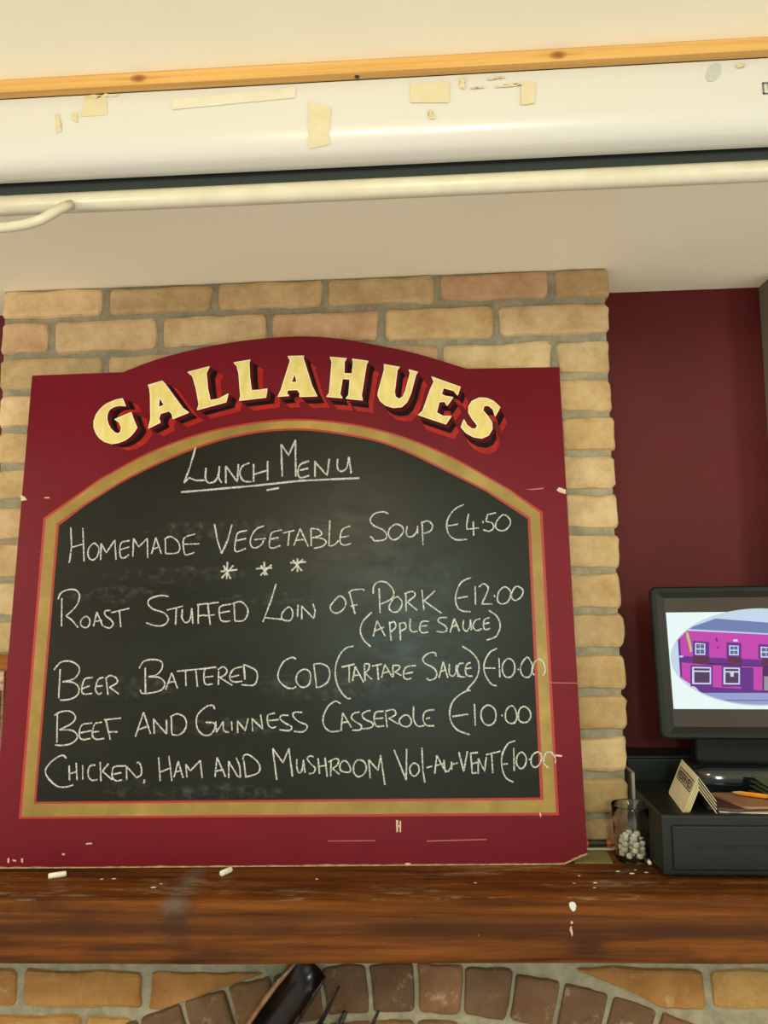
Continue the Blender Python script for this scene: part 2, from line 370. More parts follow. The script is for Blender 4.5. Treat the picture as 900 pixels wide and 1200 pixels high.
LETTERS = [('G',-22,[(-329.5,840.9),(-343.3,838.2),(-360.2,830.5),(-370.1,821.6),(-378,809.8),(-381.7,796.5),(-380.9,783.9),(-376.4,773.1),(-369.2,763),(-359.1,755.8),(-345.1,751.3),(-331.4,753.2),(-319.7,758),(-309.8,765.7),(-302.7,774.9),(-298.6,782.7),(-305.3,797.1),(-311.3,812.7),(-341.7,799.5),(-333.1,794),(-328,783.1),(-329.2,774.2),(-334.2,770.7),(-341.2,773.3),(-348.5,780.6),(-354.3,790.7),(-357.4,801.5),(-356.7,812.3),(-352.6,820.2),(-344.2,825.2),(-334,827.2),(-322.8,826.3)],[]),('A',-16,[(-281.1,867.5),(-254.6,875.2),(-249.2,869.6),(-212.2,819.1),(-200.8,811),(-230.4,798.9),(-232.6,808.6),(-238,814.9),(-255.1,809.7),(-257.4,800),(-254.3,792.1),(-276.1,780.9),(-272.9,800.2),(-276,847.4),(-278.4,861.3)],[(-258.4,842.7),(-259.1,821.7),(-248.3,826.9)]),('L',-12,[(-205.4,892.6),(-164.4,903.3),(-169.8,890.3),(-166.2,859.8),(-160.4,834.7),(-144.9,837.1),(-126.3,847.1),(-130,830.8),(-184.4,816.2),(-181.5,827.3),(-188.5,860.2),(-196,884.6)],[]),('L',-7,[(-116.8,910.7),(-85.5,915.7),(-87.5,910.2),(-85.7,880.7),(-81.6,853.2),(-64.3,854),(-51.5,856.4),(-53.6,839.3),(-104.3,833.6),(-102.1,842.6),(-106.8,888.4),(-110.7,903.9)],[]),('A',-1,[(-12.2,921.9),(18.2,922.2),(17.2,917.8),(34.5,860.5),(44.3,840.3),(11.1,839.7),(12.1,846.3),(6.8,853.6),(-12.2,853.2),(-13.9,845.9),(-9.7,841.9),(-30.4,840.4),(-24.4,854.1),(-7.8,912.6),(-9.6,917.1)],[(1.2,886.6),(-5.5,868.4),(5.9,869)]),('H',5,[(69.6,918.7),(101,915.6),(96.8,909),(96.1,885.1),(112.4,884.1),(114.2,908.8),(112.5,914.3),(142.8,909.4),(139.3,902.8),(129.6,840.8),(131.3,830.6),(100.3,834.7),(105.4,841.2),(107.9,873.2),(93.3,874.9),(88.2,843.2),(92.7,835.9),(63,838.9),(68.1,845.4),(73.1,909.4)],[]),('U',11,[(173.7,902.1),(203.1,896.1),(198.5,889.9),(192.8,846.2),(194.3,836.4),(201.2,831.5),(209.2,836.1),(214.2,847.7),(223.8,884),(221.1,890.7),(237.6,885.6),(234.1,880.2),(224.4,843.9),(216.6,825.9),(206.1,816),(190.6,814.8),(175.2,820),(165.7,828.5),(160.9,839.4),(162.4,848.5),(174.3,892.2)],[]),('E',18,[(265.1,875.3),(318.8,854),(313.1,838.1),(306.5,846.9),(286.7,853),(282.2,840.1),(289,836.3),(304.4,833.5),(292.6,817.5),(288.7,825.5),(277.7,824.9),(272.1,803.4),(284.6,796.1),(299.6,795.8),(289.3,780.6),(237.7,799.6),(246.4,807.4),(261.8,850.5),(269.1,865.7)],[]),('S',23,[(392.9,812.3),(383,794.6),(380.1,808.2),(371.5,816.3),(362.9,815.7),(360.1,806.4),(369.3,794.8),(376.3,782.2),(376.5,769.7),(369.3,757.4),(356.5,751.6),(341.3,754.3),(327.3,762.6),(318.1,774.1),(323.7,789),(329.1,777.5),(338.4,770.3),(345.9,770.2),(348.9,777.2),(339.8,789.9),(333.3,802.5),(333.7,815.1),(340.2,825),(354.2,831.7),(368.6,830.7),(381.4,824.4)],[])]
CHALK = {'title':[[(-184.9,741.6),(-193.4,705.1),(-203.9,672.9)],[(-203.9,672.9),(-194.5,682.8),(-182.5,677.4),(-164.8,677.2)],[(-163.7,701.4),(-163.9,695.8),(-164.2,690.1),(-164.2,684.7),(-163.7,680.4),(-162.6,677.2),(-161,674.7),(-159,673.1),(-156.8,672.2),(-154.1,672.1),(-150.9,672.8),(-147.7,674.1),(-145.1,676.1),(-143.2,678.9),(-141.8,682.5),(-140.6,686.4),(-139.7,690.1),(-139,693.6),(-138.7,697.2),(-138.5,700.7),(-138.2,704.3)],[(-138.2,704.3),(-139.4,682),(-133.2,671.9)],[(-126.3,704.1),(-125.4,671)],[(-126.3,704.1),(-103.9,673.5),(-102.8,707.8)],[(-82,709.6),(-85.4,708.3),(-88.9,707.1),(-92.2,705.7),(-94.8,703.6),(-96.9,700.7),(-98.5,697.1),(-99.4,693.3),(-99.6,689.6),(-98.7,685.7),(-97.1,681.7),(-94.8,678.1),(-92.1,675.3),(-88.9,673.9),(-85.1,673.5),(-81.1,673.4),(-77.2,673.1)],[(-74,707.4),(-73.3,673.1)],[(-47.8,713.1),(-47,675.5)],[(-73.6,687.2),(-47.4,694.9)],[(-22.7,745.4),(-19.7,682.4)],[(-22.7,745.4),(-8.5,723.5),(4.1,753.2)],[(4.1,753.2),(5.8,682)],[(31,712),(26.8,710.7),(22.5,709.4),(18.5,708),(15.3,706.1),(12.9,703.6),(11.2,700.6),(10.1,697.4),(9.6,694.1),(9.6,690.2),(10.1,686),(11.4,682.2),(13.6,679.9),(17.1,679.6),(21.6,680.7),(26.5,682.3),(31.2,683.7)],[(13.5,694),(29.1,697.8)],[(41.6,711.8),(41.8,680.7)],[(41.6,709.8),(64.5,683.2),(68.3,715.5)],[(84.1,715.3),(83.9,710.4),(83.6,705.4),(83.5,700.8),(84.1,697),(85.5,694.3),(87.4,692.3),(89.7,691.1),(91.9,690.9),(94.4,691.6),(97.1,693.2),(99.7,695.6),(101.7,698.8),(103.1,703),(104.1,708.1),(104.8,713.7),(105.7,719)],[(105.7,719),(109.6,686.6)],[(-209.1,654.9),(-142.7,660),(-64.5,666.1),(13.7,673.9),(125.2,677.5)],[(-48.6,656.7),(-25.2,660.4)]],
'soup':[[(-411.7,590.5),(-407.7,555.8),(-409.1,530.4),(-410.3,524.7)],[(-389,589.3),(-382.6,526.9)],[(-407.5,553.3),(-386.9,558.8)],[(-367.3,560.1),(-369.4,558.6),(-371.8,556.4),(-374.1,553.7),(-375.6,550.6),(-376.3,547.1),(-376.5,543),(-376.1,538.9),(-375.3,535.7),(-373.8,533.2),(-371.6,531.1),(-369.2,529.8),(-367,529.2),(-364.8,529.7),(-362.5,531),(-360.4,533),(-358.8,535.5),(-357.7,538.8),(-356.8,542.8),(-356.4,546.9),(-356.6,550.4),(-357.5,553),(-359.1,555.2),(-360.9,557),(-362.5,558.4),(-363.7,559.6),(-364.8,560.4),(-365.9,560.6),(-367.3,560.1)],[(-353.1,559.9),(-352.1,529.1)],[(-353.1,559.9),(-342.5,542.3),(-328,566)],[(-328,566),(-323.7,529.3)],[(-300.3,564.7),(-304.3,563.9),(-308.5,563.3),(-312.2,562.5),(-315,561),(-316.6,558.9),(-317.3,556.2),(-317.5,553.1),(-317.6,549.9),(-317.6,546.1),(-317.3,541.9),(-316.7,537.9),(-315.8,534.9),(-314.4,533.2),(-312.7,532.3),(-310.7,532.1),(-308.7,532.3),(-306.7,533.2),(-304.5,534.9),(-302.3,536.8),(-300.2,538.6)],[(-316.5,547.7),(-300.3,552.9)],[(-293.3,568.8),(-293,534.7)],[(-292.5,567.1),(-282.9,552.6),(-267.9,568.4)],[(-267.9,568.4),(-265.4,531.8)],[(-252.1,569.8),(-258.5,538.7)],[(-252.1,569.8),(-240.5,539.4)],[(-257.3,547.5),(-244.9,552.2)],[(-234.5,568),(-232.6,539.3)],[(-236.1,566.4),(-233.4,567.9),(-230.7,569.5),(-228,570.8),(-225.2,571.1),(-221.9,570),(-218.3,568),(-214.9,565.5),(-212.1,562.9),(-210.1,560.3),(-208.4,557.5),(-207.4,554.5),(-206.9,551.7),(-206.9,548.7),(-207.5,545.5),(-208.8,542.7),(-211.2,540.6),(-215.2,539.6),(-220.4,539.3),(-226.2,539.4),(-231.7,539.3)],[(-179.4,575.3),(-184.4,573.9),(-189.8,572.6),(-194.6,571.1),(-198.1,569.1),(-200.1,566.5),(-200.8,563.4),(-200.9,559.9),(-200.8,556.4),(-200.5,552.3),(-199.8,547.9),(-198.9,543.6),(-197.9,540.4),(-197.2,538.4),(-196.5,537.2),(-195.5,536.7),(-193.7,536.6),(-190.9,537.1),(-187.3,538.2),(-183.4,539.6),(-179.6,540.8)],[(-199.2,556.4),(-170.8,557)],[(-144.1,593.7),(-138.2,564.8),(-129,537.8)],[(-129,537.8),(-118.1,564.5),(-111.6,592.2)],[(-83.5,581),(-87.9,580),(-92.6,579.2),(-96.8,578.1),(-100.1,576.1),(-102,573.1),(-103,569.3),(-103.5,565.1),(-104,561),(-104.6,556.7),(-105.1,552.2),(-105.2,548),(-104.9,544.9),(-104.1,542.9),(-103,541.8),(-101.3,541.4),(-99.2,541.5),(-96.2,542.3),(-92.6,543.8),(-88.7,545.6),(-85,547.3)],[(-103,561.7),(-84.8,565.8)],[(-51.9,589),(-55.7,587.6),(-59.7,586.4),(-63.5,584.8),(-66.8,582.5),(-69.8,578.9),(-72.6,574.5),(-74.9,569.9),(-76.4,565.7),(-77,561.9),(-76.9,558.2),(-76.1,554.9),(-75.1,552.2),(-73.8,550.2),(-72.1,548.8),(-70,547.9),(-67.7,547.8),(-64.9,548.4),(-61.7,549.9),(-58.6,551.8),(-56.2,553.7),(-54.6,555.6),(-53.6,557.7),(-52.9,559.9),(-52,562)],[(-69.7,563.2),(-48.1,565.3)],[(-19,580.8),(-23.7,579.9),(-28.6,579.1),(-33.2,578),(-36.6,576.3),(-38.7,573.7),(-39.7,570.5),(-40.3,567),(-40.7,563.5),(-41.2,560),(-41.6,556.2),(-41.6,552.7),(-41.1,550.1),(-40.1,548.5),(-38.6,547.6),(-36.7,547.3),(-34.4,547.3),(-31.6,547.9),(-28.2,549),(-24.7,550.3),(-21.2,551.5)],[(-39.7,563.5),(-24.8,566.7)],[(-16.6,575),(4.4,579.8)],[(-4.9,576.6),(-7.2,550.7)],[(15,583.1),(3.8,551.2)],[(15,583.1),(30.4,549.2)],[(7,561.3),(25.3,562.7)],[(35.1,582.8),(36,549.8)],[(35.1,582.8),(38.6,582.5),(42.2,582.3),(45.6,581.9),(48.4,581),(50.9,579.2),(53.2,576.9),(54.7,574.5),(55.2,572.4),(54.2,570.9),(52,569.5),(49.3,568.4),(46.9,567.5),(44.7,566.8),(42.4,566.5),(40.1,566.2),(37.9,565.9)],[(37.9,565.9),(42.4,565.5),(47.1,565.3),(51.5,564.8),(55.2,564),(58.3,562.7),(61,561),(62.8,559.1),(63.6,557.2),(62.8,555.1),(60.9,552.8),(58.2,550.6),(55.3,548.9),(52,547.7),(48.2,547),(44.2,546.4),(40.4,545.7)],[(70.1,597.6),(69.6,586.7),(69.2,575.2),(68.8,564.8),(68.5,557.1),(68.4,552.9),(68.2,551.1),(68.4,550.7),(69.2,550.4),(71,550),(73.4,550.2),(76.1,550.9),(78.5,551.9),(80.7,553.5),(82.7,555.7),(84.8,558),(86.8,560.2)],[(108.5,586.9),(104.5,585.5),(100.3,584.2),(96.5,582.6),(93.5,580.4),(91.5,577.1),(90.3,573.1),(89.6,568.9),(89.1,565.2),(88.8,562.1),(88.9,559.1),(89.3,556.6),(90.1,554.5),(91.7,552.9),(93.7,551.9),(96,551.2),(98.4,551),(100.9,551.3),(103.6,552.2),(106.4,553.3),(109.1,554.2)],[(90.1,565.2),(105.1,568.4)],[(178.4,608.8),(176.1,609.9),(173.9,611.1),(171.4,612.1),(168.6,612.5),(164.8,612.4),(160.5,611.9),(156.3,610.8),(152.7,609.2),(149.7,606.6),(147.1,603.4),(145.2,599.9),(144.5,596.7),(145.2,593.8),(147,591),(149.6,588.3),(152.5,585.9),(156.1,583.9),(160.4,582.3),(164.7,580.6),(168.2,578.6),(170.8,576.1),(173,573.3),(174.5,570.4),(175.1,567.9),(174.9,565.5),(174,563.2),(172.2,561.3),(169.8,559.8),(165.9,558.9),(160.9,558.4),(156,558.3),(152.3,558.6),(150.5,559.5),(149.8,560.8),(149.5,562.3),(148.8,563.6),(147.7,564.5),(146.3,565.2),(145,565.8),(143.6,566.5)],[(192.9,589),(189.9,588.2),(186.8,586.5),(183.9,584.3),(181.6,582),(179.9,579.6),(178.7,576.9),(178,574.1),(177.9,571.4),(178.6,568.4),(180,565.3),(181.8,562.5),(183.8,560.7),(186.1,559.8),(188.7,559.8),(191.5,560.4),(194.3,561.6),(197.2,563.7),(200.3,566.6),(203,569.8),(204.9,572.8),(205.7,575.6),(205.8,578.5),(205.2,581.2),(204,583.5),(202,585.5),(199.1,587.3),(195.9,588.6),(192.9,589)],[(213.2,585.1),(212.4,581.9),(211.6,578.6),(211,575.5),(210.9,572.7),(211.3,570.2),(212.3,567.8),(213.6,565.9),(215.3,564.9),(217.6,564.8),(220.5,565.5),(223.4,566.7),(225.8,568.3),(227.6,570.3),(229.1,572.8),(230.3,575.4),(231.2,577.8),(231.8,579.7),(231.9,581.5),(232,583.2),(232.1,584.9)],[(232.1,584.9),(231.8,570.7)],[(240.3,593.7),(241.5,549.3)],[(238.5,590.1),(241.7,591.5),(244.9,593),(248,594.1),(250.8,594.3),(253.5,593.2),(256.1,591.2),(258.2,588.8),(259.4,586.3),(259.5,583.7),(258.9,580.8),(257.5,578),(255.7,575.7),(253.2,574),(250,572.8),(246.6,571.7),(243.3,570.5)],[(318.3,624.2),(314.2,622.3),(310.1,620.6),(306.1,618.7),(302.3,616.1),(298.6,612.7),(295.1,608.6),(292,604.3),(289.5,600.2),(287.8,596.2),(286.5,592.2),(285.8,588.2),(285.6,584.2),(285.9,580),(286.6,575.8),(287.9,571.7),(289.7,568.1),(292.1,565),(295.1,562.3),(298.5,560),(302.4,558.4),(306.8,557.8),(311.9,558),(317.1,558.5),(322.2,558.9)],[(286.7,584.2),(306.7,587.5)],[(326.6,606.8),(322.4,585.5),(322.8,577.6),(344.9,579.8)],[(334.9,592.4),(334.7,565.8)],[(352,592.9),(353.3,588.6)],[(377.4,607.9),(361.5,604.6),(358.3,592.1)],[(358.3,592.1),(361.4,591.3),(364.6,590.6),(367.5,589.7),(369.7,588.4),(371.1,586.5),(372,584.1),(372.2,581.6),(371.8,579.5),(370.6,577.6),(368.7,575.8),(366.3,574.4),(363.9,573.6),(361.4,573.6),(358.6,574.3),(355.7,575.3),(352.8,576.2)],[(391.3,604.2),(388.5,603.2),(385.6,601),(382.8,598.2),(380.5,595.4),(378.5,592.4),(376.9,589.1),(375.8,585.9),(375.4,583),(376,580.5),(377.3,578.2),(379.2,576.4),(381.4,575.1),(384.1,574.4),(387.3,574.2),(390.6,574.6),(393.6,575.7),(396.4,577.6),(399.1,580.3),(401.3,583.3),(402.8,586.2),(403.4,588.9),(403.4,591.8),(402.7,594.5),(401.5,596.9),(399.6,599.3),(397,601.8),(394.1,603.6),(391.3,604.2)]],
'stars':[[(-117.9,522.6),(-118.6,491.1)],[(-127.6,492.9),(-106.8,515.8)],[(-129.6,505.2),(-99.3,508.1)],[(-125,516.1),(-111,491)],[(-50.5,521.8),(-48.7,496.9)],[(-65.2,509.7),(-35.4,510.6)],[(-56.7,497),(-36.5,516.6)],[(-56.4,515.2),(-43.4,497.5)],[(10.7,527.7),(11,502.8)],[(-2.5,519.5),(26.3,520.9)],[(0,504.6),(20.6,525.9)],[(2.4,524.5),(19.2,504.3)]],
'roast':[[(-418.9,459.9),(-415.8,408.9)],[(-425.9,457.8),(-424.9,460.8),(-424.1,463.8),(-423,466.8),(-421.1,469.2),(-418.3,471.3),(-414.9,473.1),(-411.1,474.5),(-407.4,475.3),(-403.7,475.7),(-399.9,475.5),(-396.2,474.9),(-393.2,473.6),(-390.8,471.6),(-388.8,469.1),(-387.5,466),(-386.8,462.6),(-386.9,458.8),(-387.6,454.6),(-389,450.1),(-391.3,445.6),(-394.7,441.1),(-399.2,436.5),(-404.1,431.9),(-408.7,427.3)],[(-408.7,427.3),(-405.9,425.4),(-403,423.7),(-400.2,421.8),(-397.3,419.4),(-394.4,416.5),(-391.4,413.1),(-388.4,409.6),(-385.5,406.1)],[(-372.8,426.2),(-375,425.4),(-377.3,423.7),(-379.4,421.5),(-380.8,419.3),(-381.4,417),(-381.5,414.5),(-381.1,412),(-380.2,410),(-378.5,408.5),(-376.1,407.1),(-373.6,406.2),(-371.5,406),(-369.7,406.4),(-368,407.5),(-366.6,409),(-365.6,410.8),(-364.9,413),(-364.6,415.7),(-364.7,418.3),(-365.3,420.6),(-366.6,422.6),(-368.5,424.5),(-370.7,425.8),(-372.8,426.2)],[(-353.1,434.3),(-357.7,408.3)],[(-353.1,434.3),(-340.6,408.1)],[(-355.7,416.8),(-342.8,418.8)],[(-328.2,436.2),(-330.8,436.3),(-333.5,436.4),(-335.9,436.3),(-337.6,435.7),(-338.5,434.3),(-338.9,432.3),(-338.6,430.1),(-337.7,428),(-335.7,426),(-332.8,424.1),(-329.8,422.1),(-327.3,420.2),(-325.4,418.2),(-323.7,416.3),(-322.6,414.4),(-322.2,412.5),(-322.7,410.3),(-324,408),(-325.9,406),(-327.9,404.9),(-330.3,404.9),(-333.1,405.8),(-336.1,407),(-339,408)],[(-326.5,432.5),(-294.2,439.8)],[(-311.9,433.9),(-307.8,406.2)],[(-224,460.7),(-227.7,461.3),(-231.4,462),(-235.1,462.5),(-239.1,462.4),(-243.9,461.5),(-249.1,460.1),(-254,458.3),(-257.6,456.4),(-259.6,454.3),(-260.7,452),(-260.8,449.6),(-260.2,447.2),(-258.9,444.8),(-256.7,442.3),(-253.8,439.9),(-250.4,437.8),(-246.1,436.1),(-240.9,434.7),(-235.7,433.2),(-231.4,431.4),(-228.1,429),(-225.3,426.2),(-223.3,423.3),(-222.3,420.5),(-222.3,417.8),(-223.4,415),(-225.2,412.5),(-227.4,410.5),(-230.1,409),(-233.3,408),(-237,407.5),(-241.2,407.6),(-246,408.4),(-251.3,409.9),(-256.8,411.7),(-262.3,413.3)],[(-225.4,436),(-196.1,442.7)],[(-208.4,438.8),(-208.7,409)],[(-197.5,437.2),(-197.6,433.2),(-197.9,429.1),(-198,425.2),(-197.5,421.8),(-196.2,418.8),(-194.3,416.2),(-192.3,414.1),(-190.3,413.1),(-188.3,413.1),(-186.2,414),(-184.3,415.8),(-182.7,418.6),(-181.8,422.5),(-181.3,427.6),(-180.9,433.2),(-180.4,438.5)],[(-180.4,438.5),(-177.2,410.8)],[(-168.8,445.6),(-167.5,410.7)],[(-171.2,444.9),(-150.5,447.1)],[(-168.7,424.4),(-154.9,426.6)],[(-151.5,445.4),(-145.7,408.4)],[(-151.3,442),(-150.5,443.3),(-149.9,444.7),(-148.9,446),(-147,447.1),(-143.9,447.7),(-140,448),(-135.6,448.3),(-131.5,448.6)],[(-156.6,424.9),(-138.4,426.4)],[(-108.9,445.6),(-114,444.8),(-119.4,444),(-124.3,443.1),(-127.8,441.7),(-129.7,439.6),(-130.4,437.2),(-130.4,434.4),(-130.3,431.4),(-130,428),(-129.3,424.2),(-128.3,420.5),(-127.1,417.7),(-125.7,416.1),(-124,415.1),(-122.2,414.6),(-120.1,414.3),(-117.7,414.1),(-115.1,414.3),(-112.4,414.6),(-109.8,414.8)],[(-129.2,429.7),(-111,432.9)],[(-103.7,444.8),(-101.2,415.8)],[(-107.2,445.6),(-103.3,447),(-99.3,448.6),(-95.4,449.8),(-91.8,449.8),(-88.4,448.3),(-85.1,445.6),(-82.2,442.5),(-80.1,439.4),(-78.8,436.5),(-78.1,433.5),(-78,430.5),(-78.4,427.4),(-79.4,424.2),(-81,420.8),(-83.1,417.8),(-85.7,415.6),(-89,414.6),(-92.9,414.5),(-97.1,414.7),(-101.2,414.7)],[(-27.7,481.2),(-36.5,450.9),(-50.6,412.5)],[(-46.3,420.2),(-13.5,416.5)],[(-5.3,438.6),(-7.7,436.9),(-10.6,434.2),(-13.4,431.2),(-15.4,428.4),(-16.5,425.7),(-17,422.9),(-16.9,420.3),(-16.3,418.2),(-15,416.7),(-12.9,415.6),(-10.6,414.8),(-8.4,414.4),(-6.1,414.1),(-3.8,414),(-1.6,414.4),(0.2,415.6),(1.6,418.1),(2.6,421.5),(3.3,425.1),(3.5,428.2),(3.1,430.8),(2.2,433.2),(1.1,435.2),(-0.1,436.8),(-1.1,438),(-2.2,438.8),(-3.6,439.1),(-5.3,438.6)],[(12.9,443.5),(11.8,421.3)],[(19.5,441.7),(19.8,416.1)],[(19.5,440),(41.4,417.5),(44.1,431.1)],[(44.1,431.1),(39.5,444.9)],[(89.4,458),(86.4,456.9),(83.2,454.2),(80,450.9),(77.4,447.9),(75.2,445.3),(73.2,442.7),(71.8,440.1),(71.2,437.7),(71.4,435.3),(72.4,432.8),(73.9,430.7),(75.7,429.1),(77.9,427.9),(80.5,427.1),(83.3,426.8),(86,427.3),(88.8,428.6),(91.6,430.6),(94.3,433.1),(96.3,435.7),(97.8,438.4),(98.9,441.5),(99.4,444.7),(99.1,447.6),(97.6,450.8),(95.2,454.2),(92.3,456.9),(89.4,458)],[(106,464.7),(116.2,425.2)],[(103.9,463),(105.7,464.4),(107.3,465.8),(109.2,467.1),(111.9,468.1),(115.8,468.8),(120.8,469.4),(125.6,469.6),(129.1,469.6),(131,469.2),(131.7,468.5),(132,467.6),(132.6,466.8)],[(108.4,439),(120.4,441.6)],[(159.9,470.8),(161.3,426.3)],[(149.2,461.5),(149.3,464.9),(149.3,468.4),(149.5,471.8),(150.4,474.7),(152.1,477.4),(154.3,479.9),(157,481.8),(160,483),(163.5,483.3),(167.5,483),(171.5,482),(175.2,480.1),(178.6,477.1),(182,473.1),(184.7,468.8),(186.4,464.8),(186.8,461.3),(186.3,457.8),(184.8,454.6),(182.4,451.6),(178.7,449),(173.8,446.8),(168.5,444.6),(163.4,442.4)],[(191.9,455.3),(189,454),(185.7,451),(182.7,447.4),(180.4,444.1),(179,441.2),(178.1,438.1),(177.9,435.3),(178.4,432.8),(179.9,430.8),(182.4,428.9),(185.1,427.6),(187.8,427.1),(190.3,427.5),(192.9,428.7),(195.3,430.5),(197.3,432.6),(199,435.5),(200.4,438.9),(201.3,442.5),(201.2,445.7),(199.9,448.9),(197.6,452),(194.7,454.4),(191.9,455.3)],[(208.3,462.7),(208.5,428.7)],[(206,460.8),(209.9,462),(213.9,463.3),(217.6,464.3),(220.5,464.4),(222.7,463.4),(224.5,461.5),(225.3,459.2),(224.9,456.8),(222.6,454.2),(218.9,451.4),(214.7,448.5),(210.7,445.6)],[(210.7,445.6),(228.2,430.4)],[(237.6,466.9),(240.6,430.3)],[(261.4,465.1),(241,447.2)],[(241,447.2),(272.5,424.3)],[(327.3,488.6),(322.8,486.8),(318.1,485.2),(313.8,483.2),(309.9,480.4),(306.7,476.5),(303.9,471.7),(301.6,466.5),(299.9,461.6),(298.8,456.7),(298.1,451.8),(298.1,447),(298.6,442.7),(299.7,438.8),(301.4,435.1),(303.6,431.9),(306.5,429.5),(310.3,428.1),(314.9,427.4),(319.8,427.1),(324.5,426.7)],[(301.5,451),(320.5,454.5)],[(334.3,472.5),(334,439.3)],[(341.1,470.6),(343.2,472.4),(345.4,474.5),(347.5,476.2),(349.6,476.9),(351.9,476.3),(354.4,474.7),(356.5,472.6),(357.7,470.4),(357.9,468),(357.3,465.5),(356.1,462.5),(354.6,459),(352.7,454.9),(350.4,450.1),(347.8,445.2),(345.3,440.3)],[(345.3,440.3),(364.1,440.1)],[(367.8,456.2),(369.5,452.4)],[(385.3,470),(383,468.6),(380.4,466.4),(378.1,463.7),(376.2,460.7),(375,457.1),(374.1,452.9),(373.8,448.9),(374.1,445.6),(375.4,443.3),(377.3,441.5),(379.7,440.3),(382.2,439.9),(385,440.2),(388.2,441.3),(391.3,443.1),(393.7,445.4),(395.6,448.6),(397,452.7),(397.9,456.9),(398.1,460.4),(397.5,463.1),(396.2,465.5),(394.5,467.4),(392.8,468.8),(391.1,469.9),(389.3,470.5),(387.4,470.6),(385.3,470)],[(410,471.6),(407.5,470.5),(405.1,468.1),(402.9,465.1),(401.2,462.3),(400.1,459.4),(399.4,456.3),(399.2,453.4),(399.6,451),(400.7,449),(402.5,447.3),(404.7,446.2),(406.9,446),(409.5,446.9),(412.5,448.7),(415.3,451),(417.4,453.4),(419,456),(420.1,459.1),(420.6,462.1),(420.2,464.7),(418.5,467.1),(415.8,469.4),(412.7,471.1),(410,471.6)]],
'apple':[[(146.3,427.6),(142.2,423.9),(138.1,420.3),(134.2,416.6),(131.1,412.8),(128.7,408.7),(126.9,404.6),(125.8,400.3),(125.4,396.1),(125.8,391.8),(127,387.5),(128.7,383.3),(130.9,379.3),(133.6,375.8),(137,372.6),(140.5,369.4),(143.9,366.3)],[(155.6,412.5),(148.6,384.7)],[(155.6,412.5),(170.3,384.5)],[(150.9,393.9),(168.6,401.2)],[(178.1,410.4),(180.7,376.9)],[(177.3,406.7),(179.7,407.9),(182.3,409.3),(184.6,410.3),(186.4,410.3),(187.9,408.9),(189,406.4),(189.6,403.6),(189.3,400.9),(187.8,398.6),(185.3,396.3),(182.5,394.1),(179.8,391.8)],[(196.2,408.3),(197.6,376.8)],[(195.4,406.5),(198,407.2),(200.8,408),(203.3,408.6),(205.2,408.2),(206.5,406.6),(207.5,404),(207.8,401.2),(207.3,398.9),(205.7,397.3),(203.1,395.9),(200.2,394.7),(197.5,393.4)],[(215.8,415.6),(215.5,411.1),(215,406.5),(214.7,402.3),(214.8,398.8),(215.4,396.2),(216.3,394.3),(217.6,393),(219.2,392.1),(221.2,391.8),(223.6,392.1),(226.1,392.6),(228.6,393.1)],[(249.6,410.3),(246.1,410.4),(242.4,410.7),(239.1,410.6),(236.4,409.7),(234.6,407.6),(233.4,404.6),(232.7,401.4),(232.4,398.6),(232.6,396.1),(233.3,393.8),(234.4,391.8),(236,390.4),(238.3,389.9),(241.2,390.2),(244.3,390.7),(247.3,391)],[(233.6,401.6),(245.7,402.9)],[(281.7,416.7),(278.1,416.7),(274.4,416.8),(271,416.7),(268.5,416.1),(266.9,414.8),(266,413.1),(265.8,411.2),(266.5,409.4),(268.5,407.7),(271.7,406.1),(275,404.4),(277.6,402.6),(279.3,400.5),(280.5,398.3),(281.2,396.1),(281.1,394.4),(280.1,393),(278.2,391.9),(275.9,391.1),(273.5,390.7),(271,390.8),(268.2,391.4),(265.2,392.1),(262.3,392.7)],[(294.8,414.7),(286.6,389.8)],[(294.8,414.7),(303.5,392.2)],[(288.8,399.8),(300.1,403.4)],[(311.6,411.9),(311,408.1),(310.3,404.3),(309.9,400.7),(310.1,397.7),(311.2,395.4),(312.9,393.5),(314.9,392.3),(316.6,392.1),(318.3,393.3),(319.9,395.7),(321.4,398.5),(322.6,401.3),(323.2,404),(323.6,406.8),(323.8,409.6),(324,412.5)],[(324,412.5),(324.9,393.9)],[(341.7,414.1),(339.2,413.4),(336.6,412.7),(334.2,411.9),(332.2,410.5),(330.6,408.4),(329.3,405.8),(328.4,403),(328.1,400.5),(328.7,398.2),(329.9,396),(331.6,394.1),(333.5,393),(335.7,392.9),(338.3,393.6),(341,394.7),(343.7,395.5)],[(357.9,415.8),(355.6,415.1),(353.2,414.4),(350.9,413.6),(349.2,412.2),(348,410),(347.3,407.2),(347,404.3),(346.9,401.8),(347.1,399.5),(347.6,397.3),(348.4,395.5),(349.7,394.3),(351.5,394.2),(353.8,394.8),(356.3,395.7),(358.7,396.5)],[(347.8,404.8),(357.6,406.5)],[(357.3,428.9),(361.2,426.2),(365.2,423.6),(368.9,420.8),(371.9,417.5),(374.1,413.7),(375.8,409.6),(376.8,405.2),(376.9,400.7),(375.9,395.9),(374.1,390.8),(371.6,386.1),(368.7,382.3),(365,379.8),(360.7,378.3),(356.1,377.1),(351.6,375.8)]],
